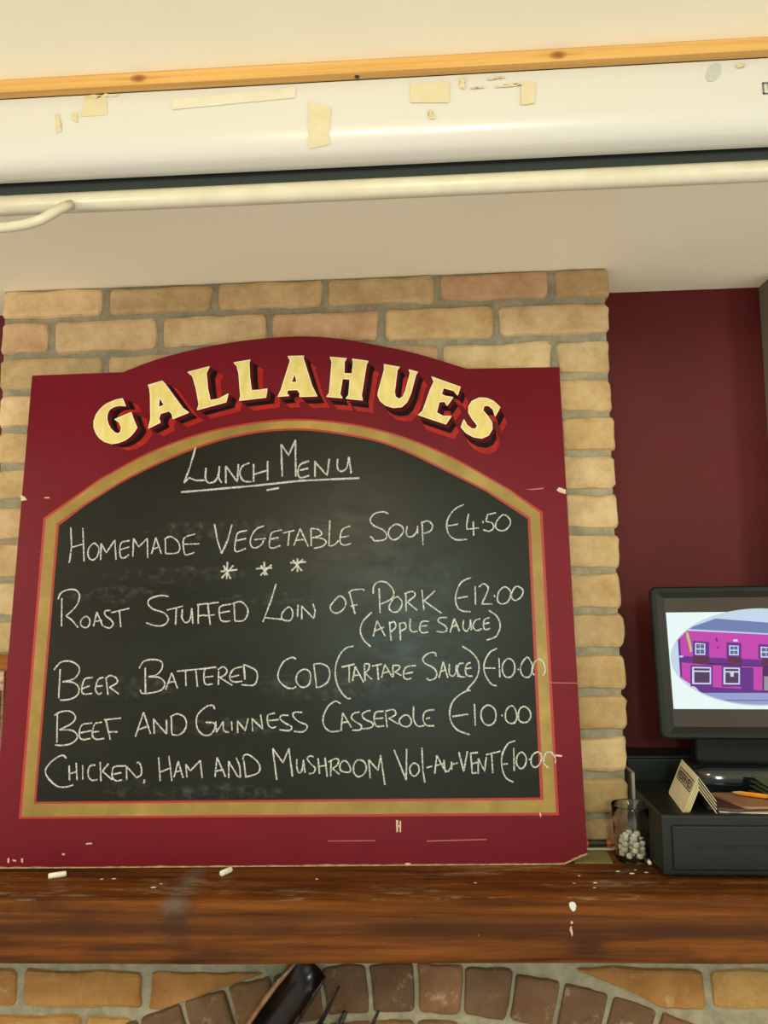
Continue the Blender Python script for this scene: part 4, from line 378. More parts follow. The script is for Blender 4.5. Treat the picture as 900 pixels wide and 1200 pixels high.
'chicken':[[(-390.6,179.7),(-392.4,181.2),(-394.2,183),(-396.1,184.3),(-398.4,184.8),(-401.3,184.2),(-404.6,182.8),(-408,180.8),(-411.3,178.6),(-414.7,175.8),(-418.2,172.5),(-421.4,169.1),(-423.8,165.9),(-425.2,163.3),(-426,160.8),(-426.1,158.4),(-425.7,155.8),(-424.6,153),(-423,150.2),(-420.8,147.3),(-418.1,144.4),(-414.8,141.2),(-410.9,138),(-406.7,135),(-402.7,132.9),(-398.6,131.8),(-394.4,131.5),(-390.3,131.7),(-386.6,132),(-383.6,132.5),(-380.9,133.3),(-378.3,134.3),(-375.7,135.2)],[(-385.1,167.4),(-382.6,142.8)],[(-372.9,171.9),(-369.3,142.7)],[(-384.2,153.7),(-370.3,157.1)],[(-361.2,167.9),(-359.6,143.9)],[(-339,167.7),(-341.3,167.6),(-343.7,167.6),(-345.9,167.4),(-347.7,166.5),(-349.1,164.9),(-350.1,162.7),(-350.8,160.2),(-351.1,157.7),(-351.1,155.1),(-350.8,152.4),(-350.1,149.8),(-349.2,147.6),(-347.8,145.8),(-346.1,144.3),(-344.1,143.2),(-342.2,142.5),(-340.2,142.3),(-338.1,142.7),(-335.9,143.2),(-333.7,143.6)],[(-330.8,172.8),(-327.5,141.1)],[(-315.9,170.1),(-325.8,157.5)],[(-325.8,157.5),(-307.7,142.9)],[(-285,166),(-290.4,165.9),(-296,165.9),(-301.1,165.6),(-305,164.9),(-307.1,163.5),(-308,161.7),(-308.3,159.6),(-308.5,157.3),(-308.8,154.9),(-308.9,152.2),(-308.6,149.5),(-307.9,147.2),(-306.7,145.3),(-305,143.6),(-303.1,142.2),(-300.9,141.3),(-298.5,141.2),(-295.9,141.6),(-293.1,142.2),(-290.4,142.8)],[(-306.9,152.3),(-292.4,154.7)],[(-284.2,164.7),(-282.4,142.7)],[(-283.6,164.7),(-265.3,146.1),(-257.6,150.6)],[(-257.6,150.6),(-257.5,153.1),(-257.3,155.6),(-257.3,158.2),(-257.6,160.7),(-258.3,163.5),(-259.4,166.4),(-260.6,169.1),(-261.8,170.9),(-263,171.5),(-264.2,171.3),(-265.4,170.8),(-266.6,170.4)],[(-251.9,143),(-251.2,139.2),(-252.9,136.7)],[(-228.4,179.5),(-223.9,140.2)],[(-210.6,181.9),(-203.5,140)],[(-224.6,155.3),(-209.7,160.8)],[(-193.8,172.8),(-200.1,146.3)],[(-193.8,172.8),(-184.1,144.9)],[(-197.8,155.1),(-186.5,157.5)],[(-180.3,167.6),(-177.3,146.1)],[(-180.3,167.6),(-171.9,156.9),(-155.2,173.8)],[(-155.2,173.8),(-150.7,144.6)],[(-126.1,178.6),(-128.5,145.7)],[(-126.1,178.6),(-110,146.3)],[(-128,155.8),(-114,158.2)],[(-105.4,172.1),(-104.6,144.2)],[(-105.4,172.1),(-89.3,147.1),(-84,145.3)],[(-84,145.3),(-85.8,163),(-92.3,178.3)],[(-78.9,173.1),(-74.7,144.5)],[(-80.8,174.4),(-80.3,176.4),(-79.9,178.6),(-79.3,180.6),(-78.3,182),(-76.8,182.9),(-75.1,183.4),(-72.9,183.3),(-70.3,182.4),(-66.9,180.5),(-62.7,177.8),(-58.6,174.6),(-55.4,171.6),(-53.3,168.7),(-51.7,165.8),(-50.8,162.9),(-50.4,160.2),(-50.6,157.7),(-51.3,155.4),(-52.7,153.3),(-55,151.4),(-58.6,149.8),(-63.3,148.5),(-68.5,147.2),(-73.4,146)],[(-28.7,193),(-20.9,140.5)],[(-28.7,193),(-10.3,168.7),(-0.5,192.8)],[(-0.5,192.8),(6.5,145.8)],[(13.7,174.8),(13.6,171.2),(13.5,167.5),(13.5,164),(13.9,160.9),(14.6,158),(15.6,155.3),(16.7,153.1),(17.9,152),(19.2,152),(20.7,152.9),(22.1,154.6),(23.2,157),(23.9,160.3),(24.3,164.5),(24.7,169.1),(25.1,173.4)],[(25.1,173.4),(28.5,151.9)],[(42.8,178.4),(41.1,178.8),(39.4,179.4),(37.7,179.8),(36.2,179.7),(34.8,179),(33.4,177.8),(32.4,176.3),(32.3,174.6),(33.2,172.6),(35,170.3),(37,167.9),(39,165.7),(40.9,164),(42.9,162.4),(44.6,161),(45.6,159.3),(45.8,157.4),(45.3,155.3),(44.3,153.3),(43,151.8),(41.4,150.9),(39.4,150.6),(37.2,150.4),(35.1,150.1)],[(50.8,175.8),(53.6,149.9)],[(62.8,176.9),(66.9,144.8)],[(52.2,161.8),(65.5,164.2)],[(73.4,170.5),(72.9,145.2)],[(68.6,169.3),(72,170.9),(75.4,172.7),(78.7,174.2),(81.3,175),(83.4,174.9),(84.9,174.1),(86,173),(86.6,171.6),(86.6,170),(86.1,168),(85.2,165.9),(84,164.1),(82.4,162.5),(80.4,161.1),(78.2,159.7),(76.1,158.3)],[(76.1,158.3),(88,148.9)],[(97.2,171.5),(95,171),(92.7,169.5),(90.6,167.4),(89.3,165.3),(88.8,162.9),(88.9,160),(89.5,157.3),(90.6,155.2),(92.4,153.8),(94.8,152.9),(97.5,152.3),(99.9,152.1),(102.1,151.9),(104.3,152.1),(106.1,152.6),(107.2,153.8),(107.5,155.7),(107.2,158.4),(106.3,161.3),(105.2,163.9),(103.6,166.3),(101.6,168.7),(99.3,170.7),(97.2,171.5)],[(121.1,172.6),(118.8,171.6),(116.7,169.9),(114.9,167.6),(113.6,165.1),(112.8,162.1),(112.5,158.8),(112.5,155.4),(113.1,152.4),(114.1,150),(115.7,147.7),(117.6,145.9),(119.6,144.8),(121.8,144.6),(124.3,145),(126.7,145.9),(128.9,147.3),(130.8,149.2),(132.7,151.7),(134.2,154.5),(135,157.3),(135,160.2),(134.4,163.4),(133.2,166.3),(131.6,168.7),(129.4,170.5),(126.6,171.8),(123.6,172.6),(121.1,172.6)],[(139.1,172.4),(141.5,141.6)],[(139.1,172.4),(155.3,154.6),(160,179.9)],[(160,179.9),(166.9,130.6)],[(183.5,188.6),(195,160.6),(203.8,137.8)],[(203.8,137.8),(205.5,190.1)],[(217.5,166.2),(215.6,165.3),(213.6,163.6),(211.9,161.4),(210.8,159.2),(210.4,156.7),(210.5,154),(211.1,151.3),(211.9,149.1),(213.1,147.3),(214.8,145.7),(216.6,144.7),(218.4,144.5),(220.4,145.4),(222.6,147.1),(224.6,149.2),(225.9,151.5),(226.5,153.9),(226.6,156.7),(226.2,159.4),(225.3,161.6),(223.9,163.4),(221.8,164.9),(219.5,166),(217.5,166.2)],[(232,191.9),(233.1,153.9),(236.1,133.8)],[(239.5,158.4),(249.7,161)],[(257.6,178.9),(253.6,148.6)],[(257.6,178.9),(272.9,150.1)],[(254.4,161.5),(269.9,165.4)],[(270.1,171.5),(270.2,167.4),(270.3,163),(270.5,159),(271.1,156),(272.1,153.8),(273.5,152.4),(275.1,151.7),(276.6,151.9),(278.1,153.4),(279.8,155.9),(281.3,158.8),(282.4,161.2),(283,163.1),(283.1,164.7),(283.1,166.3),(283.2,167.9)],[(283.2,167.9),(283.1,154.5)],[(285.3,163.9),(293.8,166)],[(296.3,184),(303.7,151.7)],[(303.7,151.7),(311.2,185.2)],[(316.7,182.4),(318.4,148.1)],[(316.7,181.9),(329.4,182.9)],[(317.5,163.6),(327.4,166.7)],[(318.4,148.1),(326,149.6)],[(329.6,172.9),(328.7,147.4)],[(329.6,172.9),(340,151.4),(343.7,175.5)],[(343.3,179),(368.7,184.7)],[(353.1,180),(353.9,148.6)],[(395.3,202),(391.9,201),(388.4,200.2),(385,199),(381.8,196.7),(378.8,193),(375.8,188.3),(373.1,183.1),(371.2,177.9),(370.2,172.6),(369.8,167),(369.9,161.5),(370.4,156.4),(371.3,151.8),(372.7,147.5),(374.5,143.6),(376.7,140.4),(379.3,137.9),(382.4,136.2),(385.7,134.7),(388.9,133.1)],[(372,163.1),(380.5,163.6)],[(391.9,189.9),(391.1,151.7)],[(405.1,183),(402.9,182.3),(400.6,180.3),(398.4,177.8),(396.9,175),(396,171.8),(395.6,168.2),(395.7,164.5),(396.3,161.6),(397.6,159.2),(399.6,157.2),(401.8,155.8),(403.8,155.4),(405.8,156.1),(407.9,157.9),(409.8,160.3),(411.2,162.8),(412.1,165.6),(412.8,168.8),(413,172),(412.6,174.9),(411.3,177.5),(409.4,180.2),(407.2,182.2),(405.1,183)],[(417.5,171.9),(420.7,169.1)],[(431.7,182.8),(429.6,181.8),(427.1,180.3),(424.8,178.4),(423,176.1),(421.8,173.3),(421.1,170.1),(420.8,166.8),(421,164),(421.8,161.7),(423.3,159.6),(425,158),(426.8,157.3),(428.9,157.6),(431.2,158.8),(433.6,160.6),(435.5,162.6),(437,164.9),(438.2,167.8),(439.2,170.7),(439.6,173.3),(439.6,175.5),(439,177.6),(438.2,179.4),(437.2,180.8),(436.1,181.9),(434.9,182.7),(433.4,183),(431.7,182.8)],[(450,156.6),(448.1,158.3),(446.2,160),(444.5,161.8),(443.3,163.8),(442.9,166.3),(442.8,169.2),(443.2,172),(443.9,174.6),(445,177),(446.4,179.4),(448.1,181.4),(449.9,182.6),(451.9,183),(454.1,182.7),(456.3,181.9),(458.2,180.6),(459.9,178.9),(461.3,176.6),(462.5,174),(463.3,171.7),(463.5,169.6),(463.2,167.6),(462.7,165.7),(462.3,163.7)]]}
CHIPS = [[(-511.8,654.3),(-503.5,650.9),(-498.1,644.3),(-509.2,642.8)],[(-466.3,648.8),(-456.7,649.5),(-456.5,647),(-466.1,647.1)],[(496.5,655.1),(491.4,649.5),(497.5,645.3),(508.4,641.9),(508.9,650.1)],[(432.9,651.9),(445.6,652.6),(467.9,654.7),(467.8,652.3),(447.1,650.1)],[(185.2,72.6),(188.9,72.6),(188.6,53.3),(185.7,53.3)],[(191,71.2),(194,71.2),(193.7,53.2),(191.2,53.3)],[(186.5,64.3),(192.4,64.3),(192.4,61.5),(186.5,61.6)],[(237.2,39.2),(339.2,41.2),(339.1,39.5),(237.2,37.5)],[(67.9,40.4),(149.7,40.5),(149.7,39.2),(67.9,39.1)],[(-347.4,39.4),(-337.1,40),(-337,37.9),(-347.2,37.3)],[(-387.5,23.2),(-383,23.2),(-382.8,20.4),(-387.3,20.5)],[(198.8,2.7),(204.6,4),(210.4,2.6),(204.5,-0.1)],[(461.9,301),(514.6,299.7),(514.5,298.3),(461.8,299.4)],[(431.4,83.2),(434.3,81.8),(433.9,74.8),(431.9,77.6)],[(-481,15.7),(-478.2,17),(-477.5,8.8),(-480.4,8.8)],[(-472.1,14.2),(-466.1,12.8),(-465.9,10.8),(-471.8,11.5)],[(-457.5,15.5),(-454.5,15.5),(-454,8.6),(-457,10)],[(464.3,178.4),(476.1,176.9),(474.5,174.1),(464.2,175.6)]]
SMUDGE = []
TAPES = [
('tape_strip', ((-0.4021, 0.0005), (-0.376, 0.0007), (-0.3745, 0.0265), (-0.4079, 0.0268)), 't', 'torn square of masking tape near the left'),
('tape_residue', ((-0.4384, 0.0208), (-0.4331, 0.0222), (-0.4295, 0.0438), (-0.4367, 0.0467)), 'r', None),
('tape_residue', ((-0.4184, 0.022), (-0.4111, 0.0213), (-0.4108, 0.0341), (-0.4172, 0.0306)), 'r', None),
('tape_residue', ((-0.4011, 0.0005), (-0.3614, 0.0005), (-0.3613, 0.0036), (-0.401, 0.0047)), 'r', None),
('tape_strip', ((-0.2969, 0.0114), (-0.1476, 0.005), (-0.1487, 0.0177), (-0.2957, 0.0244)), 'p', 'long faded strip of tape'),
('tape_strip', ((-0.1326, 0.0228), (-0.1065, 0.0327), (-0.1097, 0.0749), (-0.1342, 0.0775)), 't', 'upright strip of masking tape'),
('tape_strip', ((-0.0132, 0.0085), (0.0324, 0.008), (0.0308, 0.0339), (-0.0137, 0.0315)), 't', 'square of masking tape in the middle'),
('tape_residue', ((0.007, 0.041), (0.0099, 0.0402), (0.0156, 0.0528), (0.0067, 0.0523)), 'r', None),
('tape_strip', ((0.1147, 0.0137), (0.1313, 0.0145), (0.1285, 0.0403), (0.1129, 0.0415)), 't', 'small torn tape patch'),
('tape_residue', ((0.0843, 0.0161), (0.1235, 0.0142), (0.1234, 0.0173), (0.0842, 0.0192)), 'r', None),
('tape_residue', ((0.0443, 0.0043), (0.0512, 0.0038), (0.0499, 0.0183), (0.044, 0.017)), 'r', None),
('tape_residue', ((0.0558, 0.0177), (0.0725, 0.0164), (0.0725, 0.0185), (0.0558, 0.0187)), 'r', None),
('tape_residue', ((0.0767, 0.0062), (0.0964, 0.0054), (0.0963, 0.0074), (0.0766, 0.0093)), 'r', None),
('tape_residue', ((0.3571, 0.0061), (0.3657, 0.0055), (0.3654, 0.0097), (0.3569, 0.0111)), 'r', None)]
SMEAR = (0.3312, 0.0138, 0.0085, 0.011)
LOGO = (0.3841, 0.0291, 0.02, 0.0142)
SH = [0.000255879, -1.97463e-05, -0.0152071, 2.03189e-06, -0.000254181, 0.29858, 2.08429e-05, 4.04892e-05]
# till screen picture: polygons in picture units, SCR maps them onto the screen's own plane
def SCR(x, y):
    w = SH[6]*x+SH[7]*y+1
    return ((SH[0]*x+SH[1]*y+SH[2])/w, (SH[3]*x+SH[4]*y+SH[5])/w)
M_scr = {k: emis('screen_'+k, lin(*c), 1.0) for k, c in {'white': (232,248,246), 'rim': (196,214,214), 'sky': (196,214,236), 'roof': (112,128,176), 'eave': (196,206,232),
   'pink': (196,72,172), 'purple': (104,54,138), 'dark': (84,46,92), 'pave': (150,160,206), 'kerb': (104,104,160), 'glass': (92,104,140), 'pane': (84,64,92), 'box': (98,52,70), 'frame': (206,212,240), 'sign': (190,196,120), 'grey': (150,150,160)}.items()}
def R_(x0, y0, x1, y1, sl=0.06): return [(x0,y0),(x1,y0+(x1-x0)*sl),(x1,y1+(x1-x0)*sl*.5),(x0,y1)]
UPW = [(390,500,462,583),(630,516,698,586),(852,526,930,602),(1080,540,1160,614)]
LOW = [(370,668,503,790),(590,672,706,792),(1010,690,1130,800)]
PUB = [
 ('sky', 'sky', [[(100,200),(1600,200),(1600,1000),(100,1000)]]),
 ('roof', 'roof', [[(535,328),(1600,410),(1600,500),(300,410)]]),
 ('pub_wall', 'pink', [[(270,430),(345,412),(900,442),(1600,480),(1600,900),(420,830),(288,745)]]),
 ('eave', 'eave', [[(300,398),(345,402),(900,432),(1600,468),(1600,478),(900,441),(340,414),(300,408)]]),
 ('pavement', 'pave', [[(380,842),(880,852),(1600,868),(1600,1000),(380,1000)]]),
 ('kerb', 'kerb', [[(500,902),(1600,900),(1600,906),(500,909)]]),
 ('purple_trim', 'purple', [[(266,440),(284,436),(300,735),(286,745)], [(278,590),(480,602),(1600,650),(1600,690),(480,655),(280,635)], [(385,800),(880,836),(1600,850),(1600,872),(880,852),(430,852)],
    R_(375,485,490,602), R_(612,495,716,602), R_(836,508,950,612), R_(1062,520,1180,620), R_(358,655,515,806,0.02), R_(578,660,722,808,0.02), R_(716,672,802,838,0.02), R_(996,680,1146,812,0.02)]),
 ('doorway', 'dark', [R_(866,655,1000,842,0.02), [(480,640),(866,660),(866,668),(480,655)]]),
 ('door_panel', 'grey', [R_(876,735,960,835,0.02)]),
 ('window_frame', 'frame', [R_(*w) for w in UPW] + [R_(*w, 0.02) for w in LOW]),
 ('window_pane', 'glass', [R_(x0+8+(x1-x0-12)*i/2, y0+8+(y1-y0-8)*j/2, x0+8+(x1-x0-12)*(i+1)/2-4, y0+(y1-y0-8)*(j+1)/2) for x0,y0,x1,y1 in UPW for i in (0,1) for j in (0,1)]),
 ('bar_window_pane', 'pane', [R_(x0+12, y0+10, x1-10, y0+26, 0.02) for x0,y0,x1,y1 in LOW] + [R_(x0+14, y0+36, x1-10, y1-10, 0.02) for x0,y0,x1,y1 in LOW]),
 ('flower_box', 'box', [R_(376,590,490,645), R_(620,598,720,640), R_(862,610,960,650), R_(1080,618,1180,660)]),
 ('hanging_sign', 'sign', [[(326,428),(342,424),(352,470),(360,500),(370,558),(354,566),(344,510),(332,470)]]),
 ('wall_lamp', 'frame', [[(656,476),(690,474),(690,492),(660,490)], [(275,590),(305,590),(308,600),(280,602)], [(635,705),(662,706),(662,738),(640,738)]]),
 ('wall_mark', 'dark', [[(534,462),(545,466),(552,490),(538,488)], [(540,528),(556,528),(556,538),(540,538)]]),
]

# ------------------------------------------------------------------ the room
rng = random.Random(7)
PX0, PX1 = -0.8625, 0.352          # chimney breast edges
CEIL = 0.600
MT = -0.4834                      # top of the mantel
struct('floor', MB().box((-1.6,-0.9,-H-0.04), (1.4,0.3,-H)), M_floor)
struct('ceiling', MB().box((-2.6,-4.6,CEIL), (2.4,0.3,CEIL+0.04)), M_ceil)
struct('wall_back', MB().box((-2.6,0.139,-H), (2.4,0.22,CEIL)), M_redwall)
struct('wall_right', MB().box((0.695,0.062,-H), (2.4,0.138,CEIL)), M_plaster)

BUFF = [(224,196,148),(216,188,140),(230,202,156),(212,182,132),(222,188,146),(216,178,138),(208,180,134)]
def lincol(c, k=1.0): return tuple(lin(*c)[i]*k if i < 3 else 1 for i in range(4))
def brick(mb, quad, y, depth, col, r, nx=14, nz=7, rad=0.009):
    """quad: four (x,z) corners from lower left, counter-clockwise; rounded, slightly irregular front face"""
    mb.col = col
    sx = r.uniform(0, 99); amp = 0.0028
    a, b, c, d = [Vector((p[0], p[1])) for p in quad]
    w = ((b-a).length + (c-d).length)/2; h = ((d-a).length + (c-b).length)/2
    def pos(u, v): return (a*(1-u)+b*u)*(1-v) + (d*(1-u)+c*u)*v
    tilt = (r.uniform(-.0025,.0025), r.uniform(-.0015,.0015))
    us = [0, .35*rad/w, rad/w, 2.2*rad/w] + [2.2*rad/w + (1-4.4*rad/w)*k/(nx-7) for k in range(1, nx-7)] + [1-2.2*rad/w, 1-rad/w, 1-.35*rad/w, 1]
    vz = [0, .35*rad/h, rad/h] + [rad/h + (1-2*rad/h)*k/(nz-4) for k in range(1, nz-4)] + [1-rad/h, 1-.35*rad/h, 1]
    vs_ = []; fs = []
    NX, NZ = len(us), len(vz)
    for j, v in enumerate(vz):
        for i, u in enumerate(us):
            p = pos(u, v)
            du = min(u, 1-u)*w; dv = min(v, 1-v)*h
            ex = max(0, 1-du/rad); ez = max(0, 1-dv/rad)
            e = min(1.0, (ex**2+ez**2)**.5)
            drop = rad*(1-math.sqrt(max(0, 1-e*e)))*0.9
            # irregular outline
            n1 = noise.noise(Vector((p.x*14+sx, p.y*14, 3.1)))*amp*2.2 + noise.noise(Vector((p.x*60+sx, p.y*60, 1.7)))*amp*0.9
            n2 = noise.noise(Vector((p.x*14+sx, p.y*14, 8.1)))*amp*2.0 + noise.noise(Vector((p.x*60, p.y*60+sx, 4.7)))*amp*0.9
            k = max(ex, ez)
            cen = (a+b+c+d)/4
            corner = ex*ez
            q = p + Vector((n2, n1))*k + (cen-p)*corner*0.05
            n3 = noise.noise(Vector((p.x*20, p.y*20+sx, 5.5)))*0.003 + noise.noise(Vector((p.x*75, p.y*75+sx, 2.5)))*0.0012
            vs_.append((q.x, y + drop + n3*(1-k*.5) + (u-.5)*tilt[0] + (v-.5)*tilt[1], q.y))
    for j in range(NZ-1):
        for i in range(NX-1):
            fs.append((j*NX+i, j*NX+i+1, (j+1)*NX+i+1, (j+1)*NX+i))
    border = [i for i in range(NX)] + [j*NX+NX-1 for j in range(1, NZ)] + [(NZ-1)*NX+i for i in range(NX-2, -1, -1)] + [j*NX for j in range(NZ-2, 0, -1)]
    n = len(vs_)
    for k in border: vs_.append((vs_[k][0], y+depth, vs_[k][2]))
    for k in range(len(border)):
        k2 = (k+1) % len(border)
        fs.append((border[k2], border[k], n+k, n+k2))
    mb.add(vs_, fs, 0)
def rect(x0, x1, z0, z1): return [(x0,z0),(x1,z0),(x1,z1),(x0,z1)]

mb = MB()
mod = (PX1-PX0+0.011)/5.5
for i in range(16):
    zt = 0.6127 - 0.075*i - 0.0055; zb = zt - 0.064
    if zt < MT+0.01: break
    zt = min(zt, CEIL-0.002)
    x = PX0; k = 0
    while x < PX1-0.02:
        wd = mod-0.011
        if (i % 2 == 1 and k == 0) or (i % 2 == 0 and k == 5): wd = mod/2-0.011
        col = lincol(rng.choice(BUFF), rng.uniform(.9, 1.06))
        jx = rng.uniform(-.002,.002)
        last = k == 5
        brick(mb, rect(x+jx*(k>0), x+wd+jx+(rng.uniform(-.001,.004) if last else 0), zb+rng.uniform(-.0015,.0015), zt+rng.uniform(-.0015,.001)), 0.0, 0.138, col, rng)
        x += wd+0.011; k += 1
mb.col = (1,1,1,1)
mb.box((PX0+0.005,0.0065,MT-0.09), (PX1-0.006,0.1385,CEIL-0.0005), 1)
struct('wall_chimney', mb, [M_brick, M_mortar], recalc=False)

# lower chimney wall with the segmental fire arch
LY = -0.12
mb = MB()
acx, acz = -0.041, -0.640-1.19      # arch centre, extrados radius 1.19 m
RA = 1.19
RED = [(134,102,72),(124,94,68),(142,104,74),(120,92,68),(134,106,78)]
pitch_ = 0.0815/RA
for k in range(-7, 8):
    a0 = k*pitch_ + 0.0036/RA; a1 = (k+1)*pitch_ - 0.0036/RA
    for (ro, ri, cols) in ((RA, RA-0.078, RED), (RA-0.090, RA-0.165, RED)):
        P = lambda a, r_: (acx + r_*math.sin(a), acz + r_*math.cos(a))
        brick(mb, [P(a0,ri), P(a1,ri), P(a1,ro), P(a0,ro)], LY+rng.uniform(-.002,.002), 0.1, lincol(rng.choice(cols), rng.uniform(.8,1.02)), rng, 12, 7, 0.006)
def arch_z(x): return acz + math.sqrt(max(0, (RA+0.007)**2 - (x-acx)**2))
WARM = [(184,138,80),(174,126,72),(192,154,94)]
def lower(x0, x1, z0, z1, c):
    brick(mb, rect(x0, x1, z0, z1), LY, 0.1, lincol(c), rng)
for row in range(4):
    z1 = -0.659-0.075*row; z0 = z1-0.0625
    off = 0.1125*(row % 2)
    xs = [-0.5055-0.223*k+off for k in range(-1, 4)]
    for xr in xs:                                   # left of the arch: right ends of bricks
        x0, x1 = xr-0.2125, xr-0.0
        zl = z1
        if x1 > -0.62 and x0 > acx-0.75:
            # cut by the arch
            xe = acx - math.sqrt(max(0, (RA+0.007)**2-(z0-acz)**2)); xt = acx - math.sqrt(max(0, (RA+0.007)**2-(z1-acz)**2))
            x1b, x1t = min(x1, xe), min(x1, xt)
            x1b = max(x1b, x0+0.012)
            if x1t - x0 > 0.03:
                brick(mb, [(x0,z0),(x1b,z0),(x1t,z1),(x0,z1)], LY, 0.1, lincol(rng.choice(WARM)), rng)
        else:
            lower(x0, x1, z0, z1, rng.choice(WARM))
    xs = [0.4425+0.226*k-off for k in range(-1, 3)]
    z1 += 0.0165; z0 += 0.0165
    for k, xr in enumerate(xs):
        x0, x1 = xr, xr+0.2135
        if xr < 0.44:
            x0, x1 = xr-0.0, xr+0.2135
        xe = acx + math.sqrt(max(0, (RA+0.007)**2-(z0-acz)**2)); xt = acx + math.sqrt(max(0, (RA+0.007)**2-(z1-acz)**2))
        x0b, x0t = max(x0, xe), max(x0, xt)
        if x1 - x0b > 0.02:
            brick(mb, [(x0b,z0),(x1,z0),(x1,z1),(x0t,z1)], LY, 0.1, lincol(rng.choice(WARM[1:])), rng)
mb.col = (1,1,1,1)
mb.box((-1.3,LY+0.0065,-H), (1.1,0.1385,MT-0.0910), 1)
struct('wall_fireplace', mb, [M_brick, M_mortar], recalc=False)

# ------------------------------------------------------------------ mantel beam
mb = MB()
sections = []
rr = random.Random(3)
xs = [-1.25+0.02*i for i in range(118)]
for x in xs:
    o = 0.0297*(x+0.0845); w = 0.0016*noise.noise(Vector((x*6, 1.3, 0))) ; w2 = 0.0022*noise.noise(Vector((x*5, 7.3, 0)))
    back = -0.0005 if PX0-0.012 < x < PX1+0.012 else 0.1385
    sections.append([(x,back,MT),(x,-0.2435+o+w,MT),(x,-0.2485+o+w,MT-0.0022),(x,-0.2620+o+w,MT-0.0180+w2),(x,-0.2652+o+w,MT-0.0225+w2),(x,-0.2668+o,MT-0.0300),(x,-0.2662+o,MT-0.0800+w2),(x,-0.2632+o,MT-0.0880+w2),(x,-0.2550+o,MT-0.0905),(x,back,MT-0.0905)])
n = len(sections[0]); vs_ = [p for s in sections for p in s]; fs = []
for i in range(len(sections)-1):
    for k in range(n):
        k2 = (k+1) % n; fs.append((i*n+k, i*n+k2, (i+1)*n+k2, (i+1)*n+k))
fs += [tuple(range(n)), tuple(range((len(sections)-1)*n, len(sections)*n))[::-1]]
mb.add(vs_, fs)
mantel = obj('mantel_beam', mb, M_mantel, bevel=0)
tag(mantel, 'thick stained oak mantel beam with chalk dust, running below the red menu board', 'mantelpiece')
def blob(mb, c, rx, rz, y, ang=0, n=20, th=0.0012, slope=0.0):
    pts = []
    for k in range(n):
        a = 2*math.pi*k/n; q = 1+0.08*math.sin(3*a+1)
        x, z = rx*q*math.cos(a), rz*q*math.sin(a)
        pts.append((c[0]+x*math.cos(ang)-z*math.sin(ang), c[1]+x*math.sin(ang)+z*math.cos(ang)))
    v = [(p[0], y+slope*(p[1]-c[1]), p[1]) for p in pts] + [(c[0]+(p[0]-c[0])*.7, y-th+slope*(p[1]-c[1])*.7, c[1]+(p[1]-c[1])*.7) for p in pts]
    f = [(k, (k+1) % n, n+(k+1) % n, n+k) for k in range(n)] + [tuple(range(n, 2*n))]
    mb.add(v, f)
so = 0.0297*(0.205+0.0845)
obj('paint_spot', (lambda m: (blob(m, (0.2015, MT-0.0095), 0.0062, 0.0065, -0.2550+so, 0.3, slope=0.85), m)[1])(MB()), M_spot, mantel, label='pale blue grey spot on the front edge')
m_ = MB(); blob(m_, (0.1963, MT-0.040), 0.0016, 0.007, -0.2676+so, 0.15); blob(m_, (0.1972, MT-0.0275), 0.0018, 0.0022, -0.2676+so)
blob(m_, (0.1955, MT-0.036), 0.0012, 0.004, -0.2676+so, -0.4)
obj('paint_drip', m_, M_chip, mantel, label='thin pale drip below the spot')

# ------------------------------------------------------------------ projector screen, batten
KNOTS = (-0.382, 0.105)
M_batten = batten_mat()
XL, XR = -1.15, 1.25
mb = MB().box((XL,-0.633,0.5843), (XR,-0.6197,CEIL-0.0002))
bat = obj('wooden_batten', mb, M_batten, bevel=0.0012)
# knots are measured from the batten's own middle
tag(bat, 'long knotty pine batten fixed across the ceiling above the cream screen case', 'batten')
for x in (-0.075, 0.47, -0.6):
    s_ = MB().tube([(x,-0.6255,0.5846),(x,-0.6255,0.5832)], 0.0028, 12)
    obj('screw', s_, M_screw, bat)

scr = thing('projector_screen', 'cream roll-up projector screen case with old tape marks, under the pine batten', 'projector screen', (0.05,-0.575,0.4985))
outer = [(-0.6192,0.5838),(-0.6192,0.5330),(-0.6185,0.5240),(-0.6160,0.5155),(-0.6115,0.5080),(-0.6050,0.5025),(-0.5970,0.4992),(-0.5880,0.4980),(-0.5835,0.4985)]
inner = [(-0.5840,0.5005),(-0.5880,0.5005),(-0.5960,0.5015),(-0.6035,0.5045),(-0.6095,0.5095),(-0.6138,0.5165),(-0.6162,0.5245),(-0.6170,0.5330),(-0.6170,0.5815)]
backo = [(-0.5240,0.5815),(-0.5240,0.5060),(-0.5480,0.4990),(-0.5480,0.4970),(-0.5220,0.5040),(-0.5220,0.5838)]
prof = outer + inner + backo
def extrude_x(mb, prof, x0, x1, mi=0, steps=1):
    n = len(prof); vs_ = []; fs = []
    for i in range(steps+1):
        x = x0+(x1-x0)*i/steps
        vs_ += [(x, p[0], p[1]) for p in prof]
    for i in range(steps):
        for k in range(n):
            k2 = (k+1) % n; fs.append((i*n+k, i*n+k2, (i+1)*n+k2, (i+1)*n+k))
    return mb.add(vs_, fs, mi)
m_ = MB(); extrude_x(m_, prof, XL, XR)
case = obj('case', m_, M_case, scr, smooth=False)
for p_ in case.data.polygons: p_.use_smooth = True
case.modifiers.new('edge', 'EDGE_SPLIT').split_angle = math.radians(40)
for x in (XL, XR): obj('end_cap', MB().box((x-0.006,-0.6195,0.4975), (x+0.006,-0.5215,0.584)), M_case, scr, bevel=0.003)
obj('roller', MB().tube([(XL+0.01,-0.556,0.545),(XR-0.01,-0.556,0.545)], 0.025, 24), M_fabric, scr, smooth=True)
obj('screen_fabric', MB().box((XL+0.03,-0.5745,0.482), (XR-0.03,-0.5735,0.545)), M_fabric, scr, label='black screen border showing in the slot')
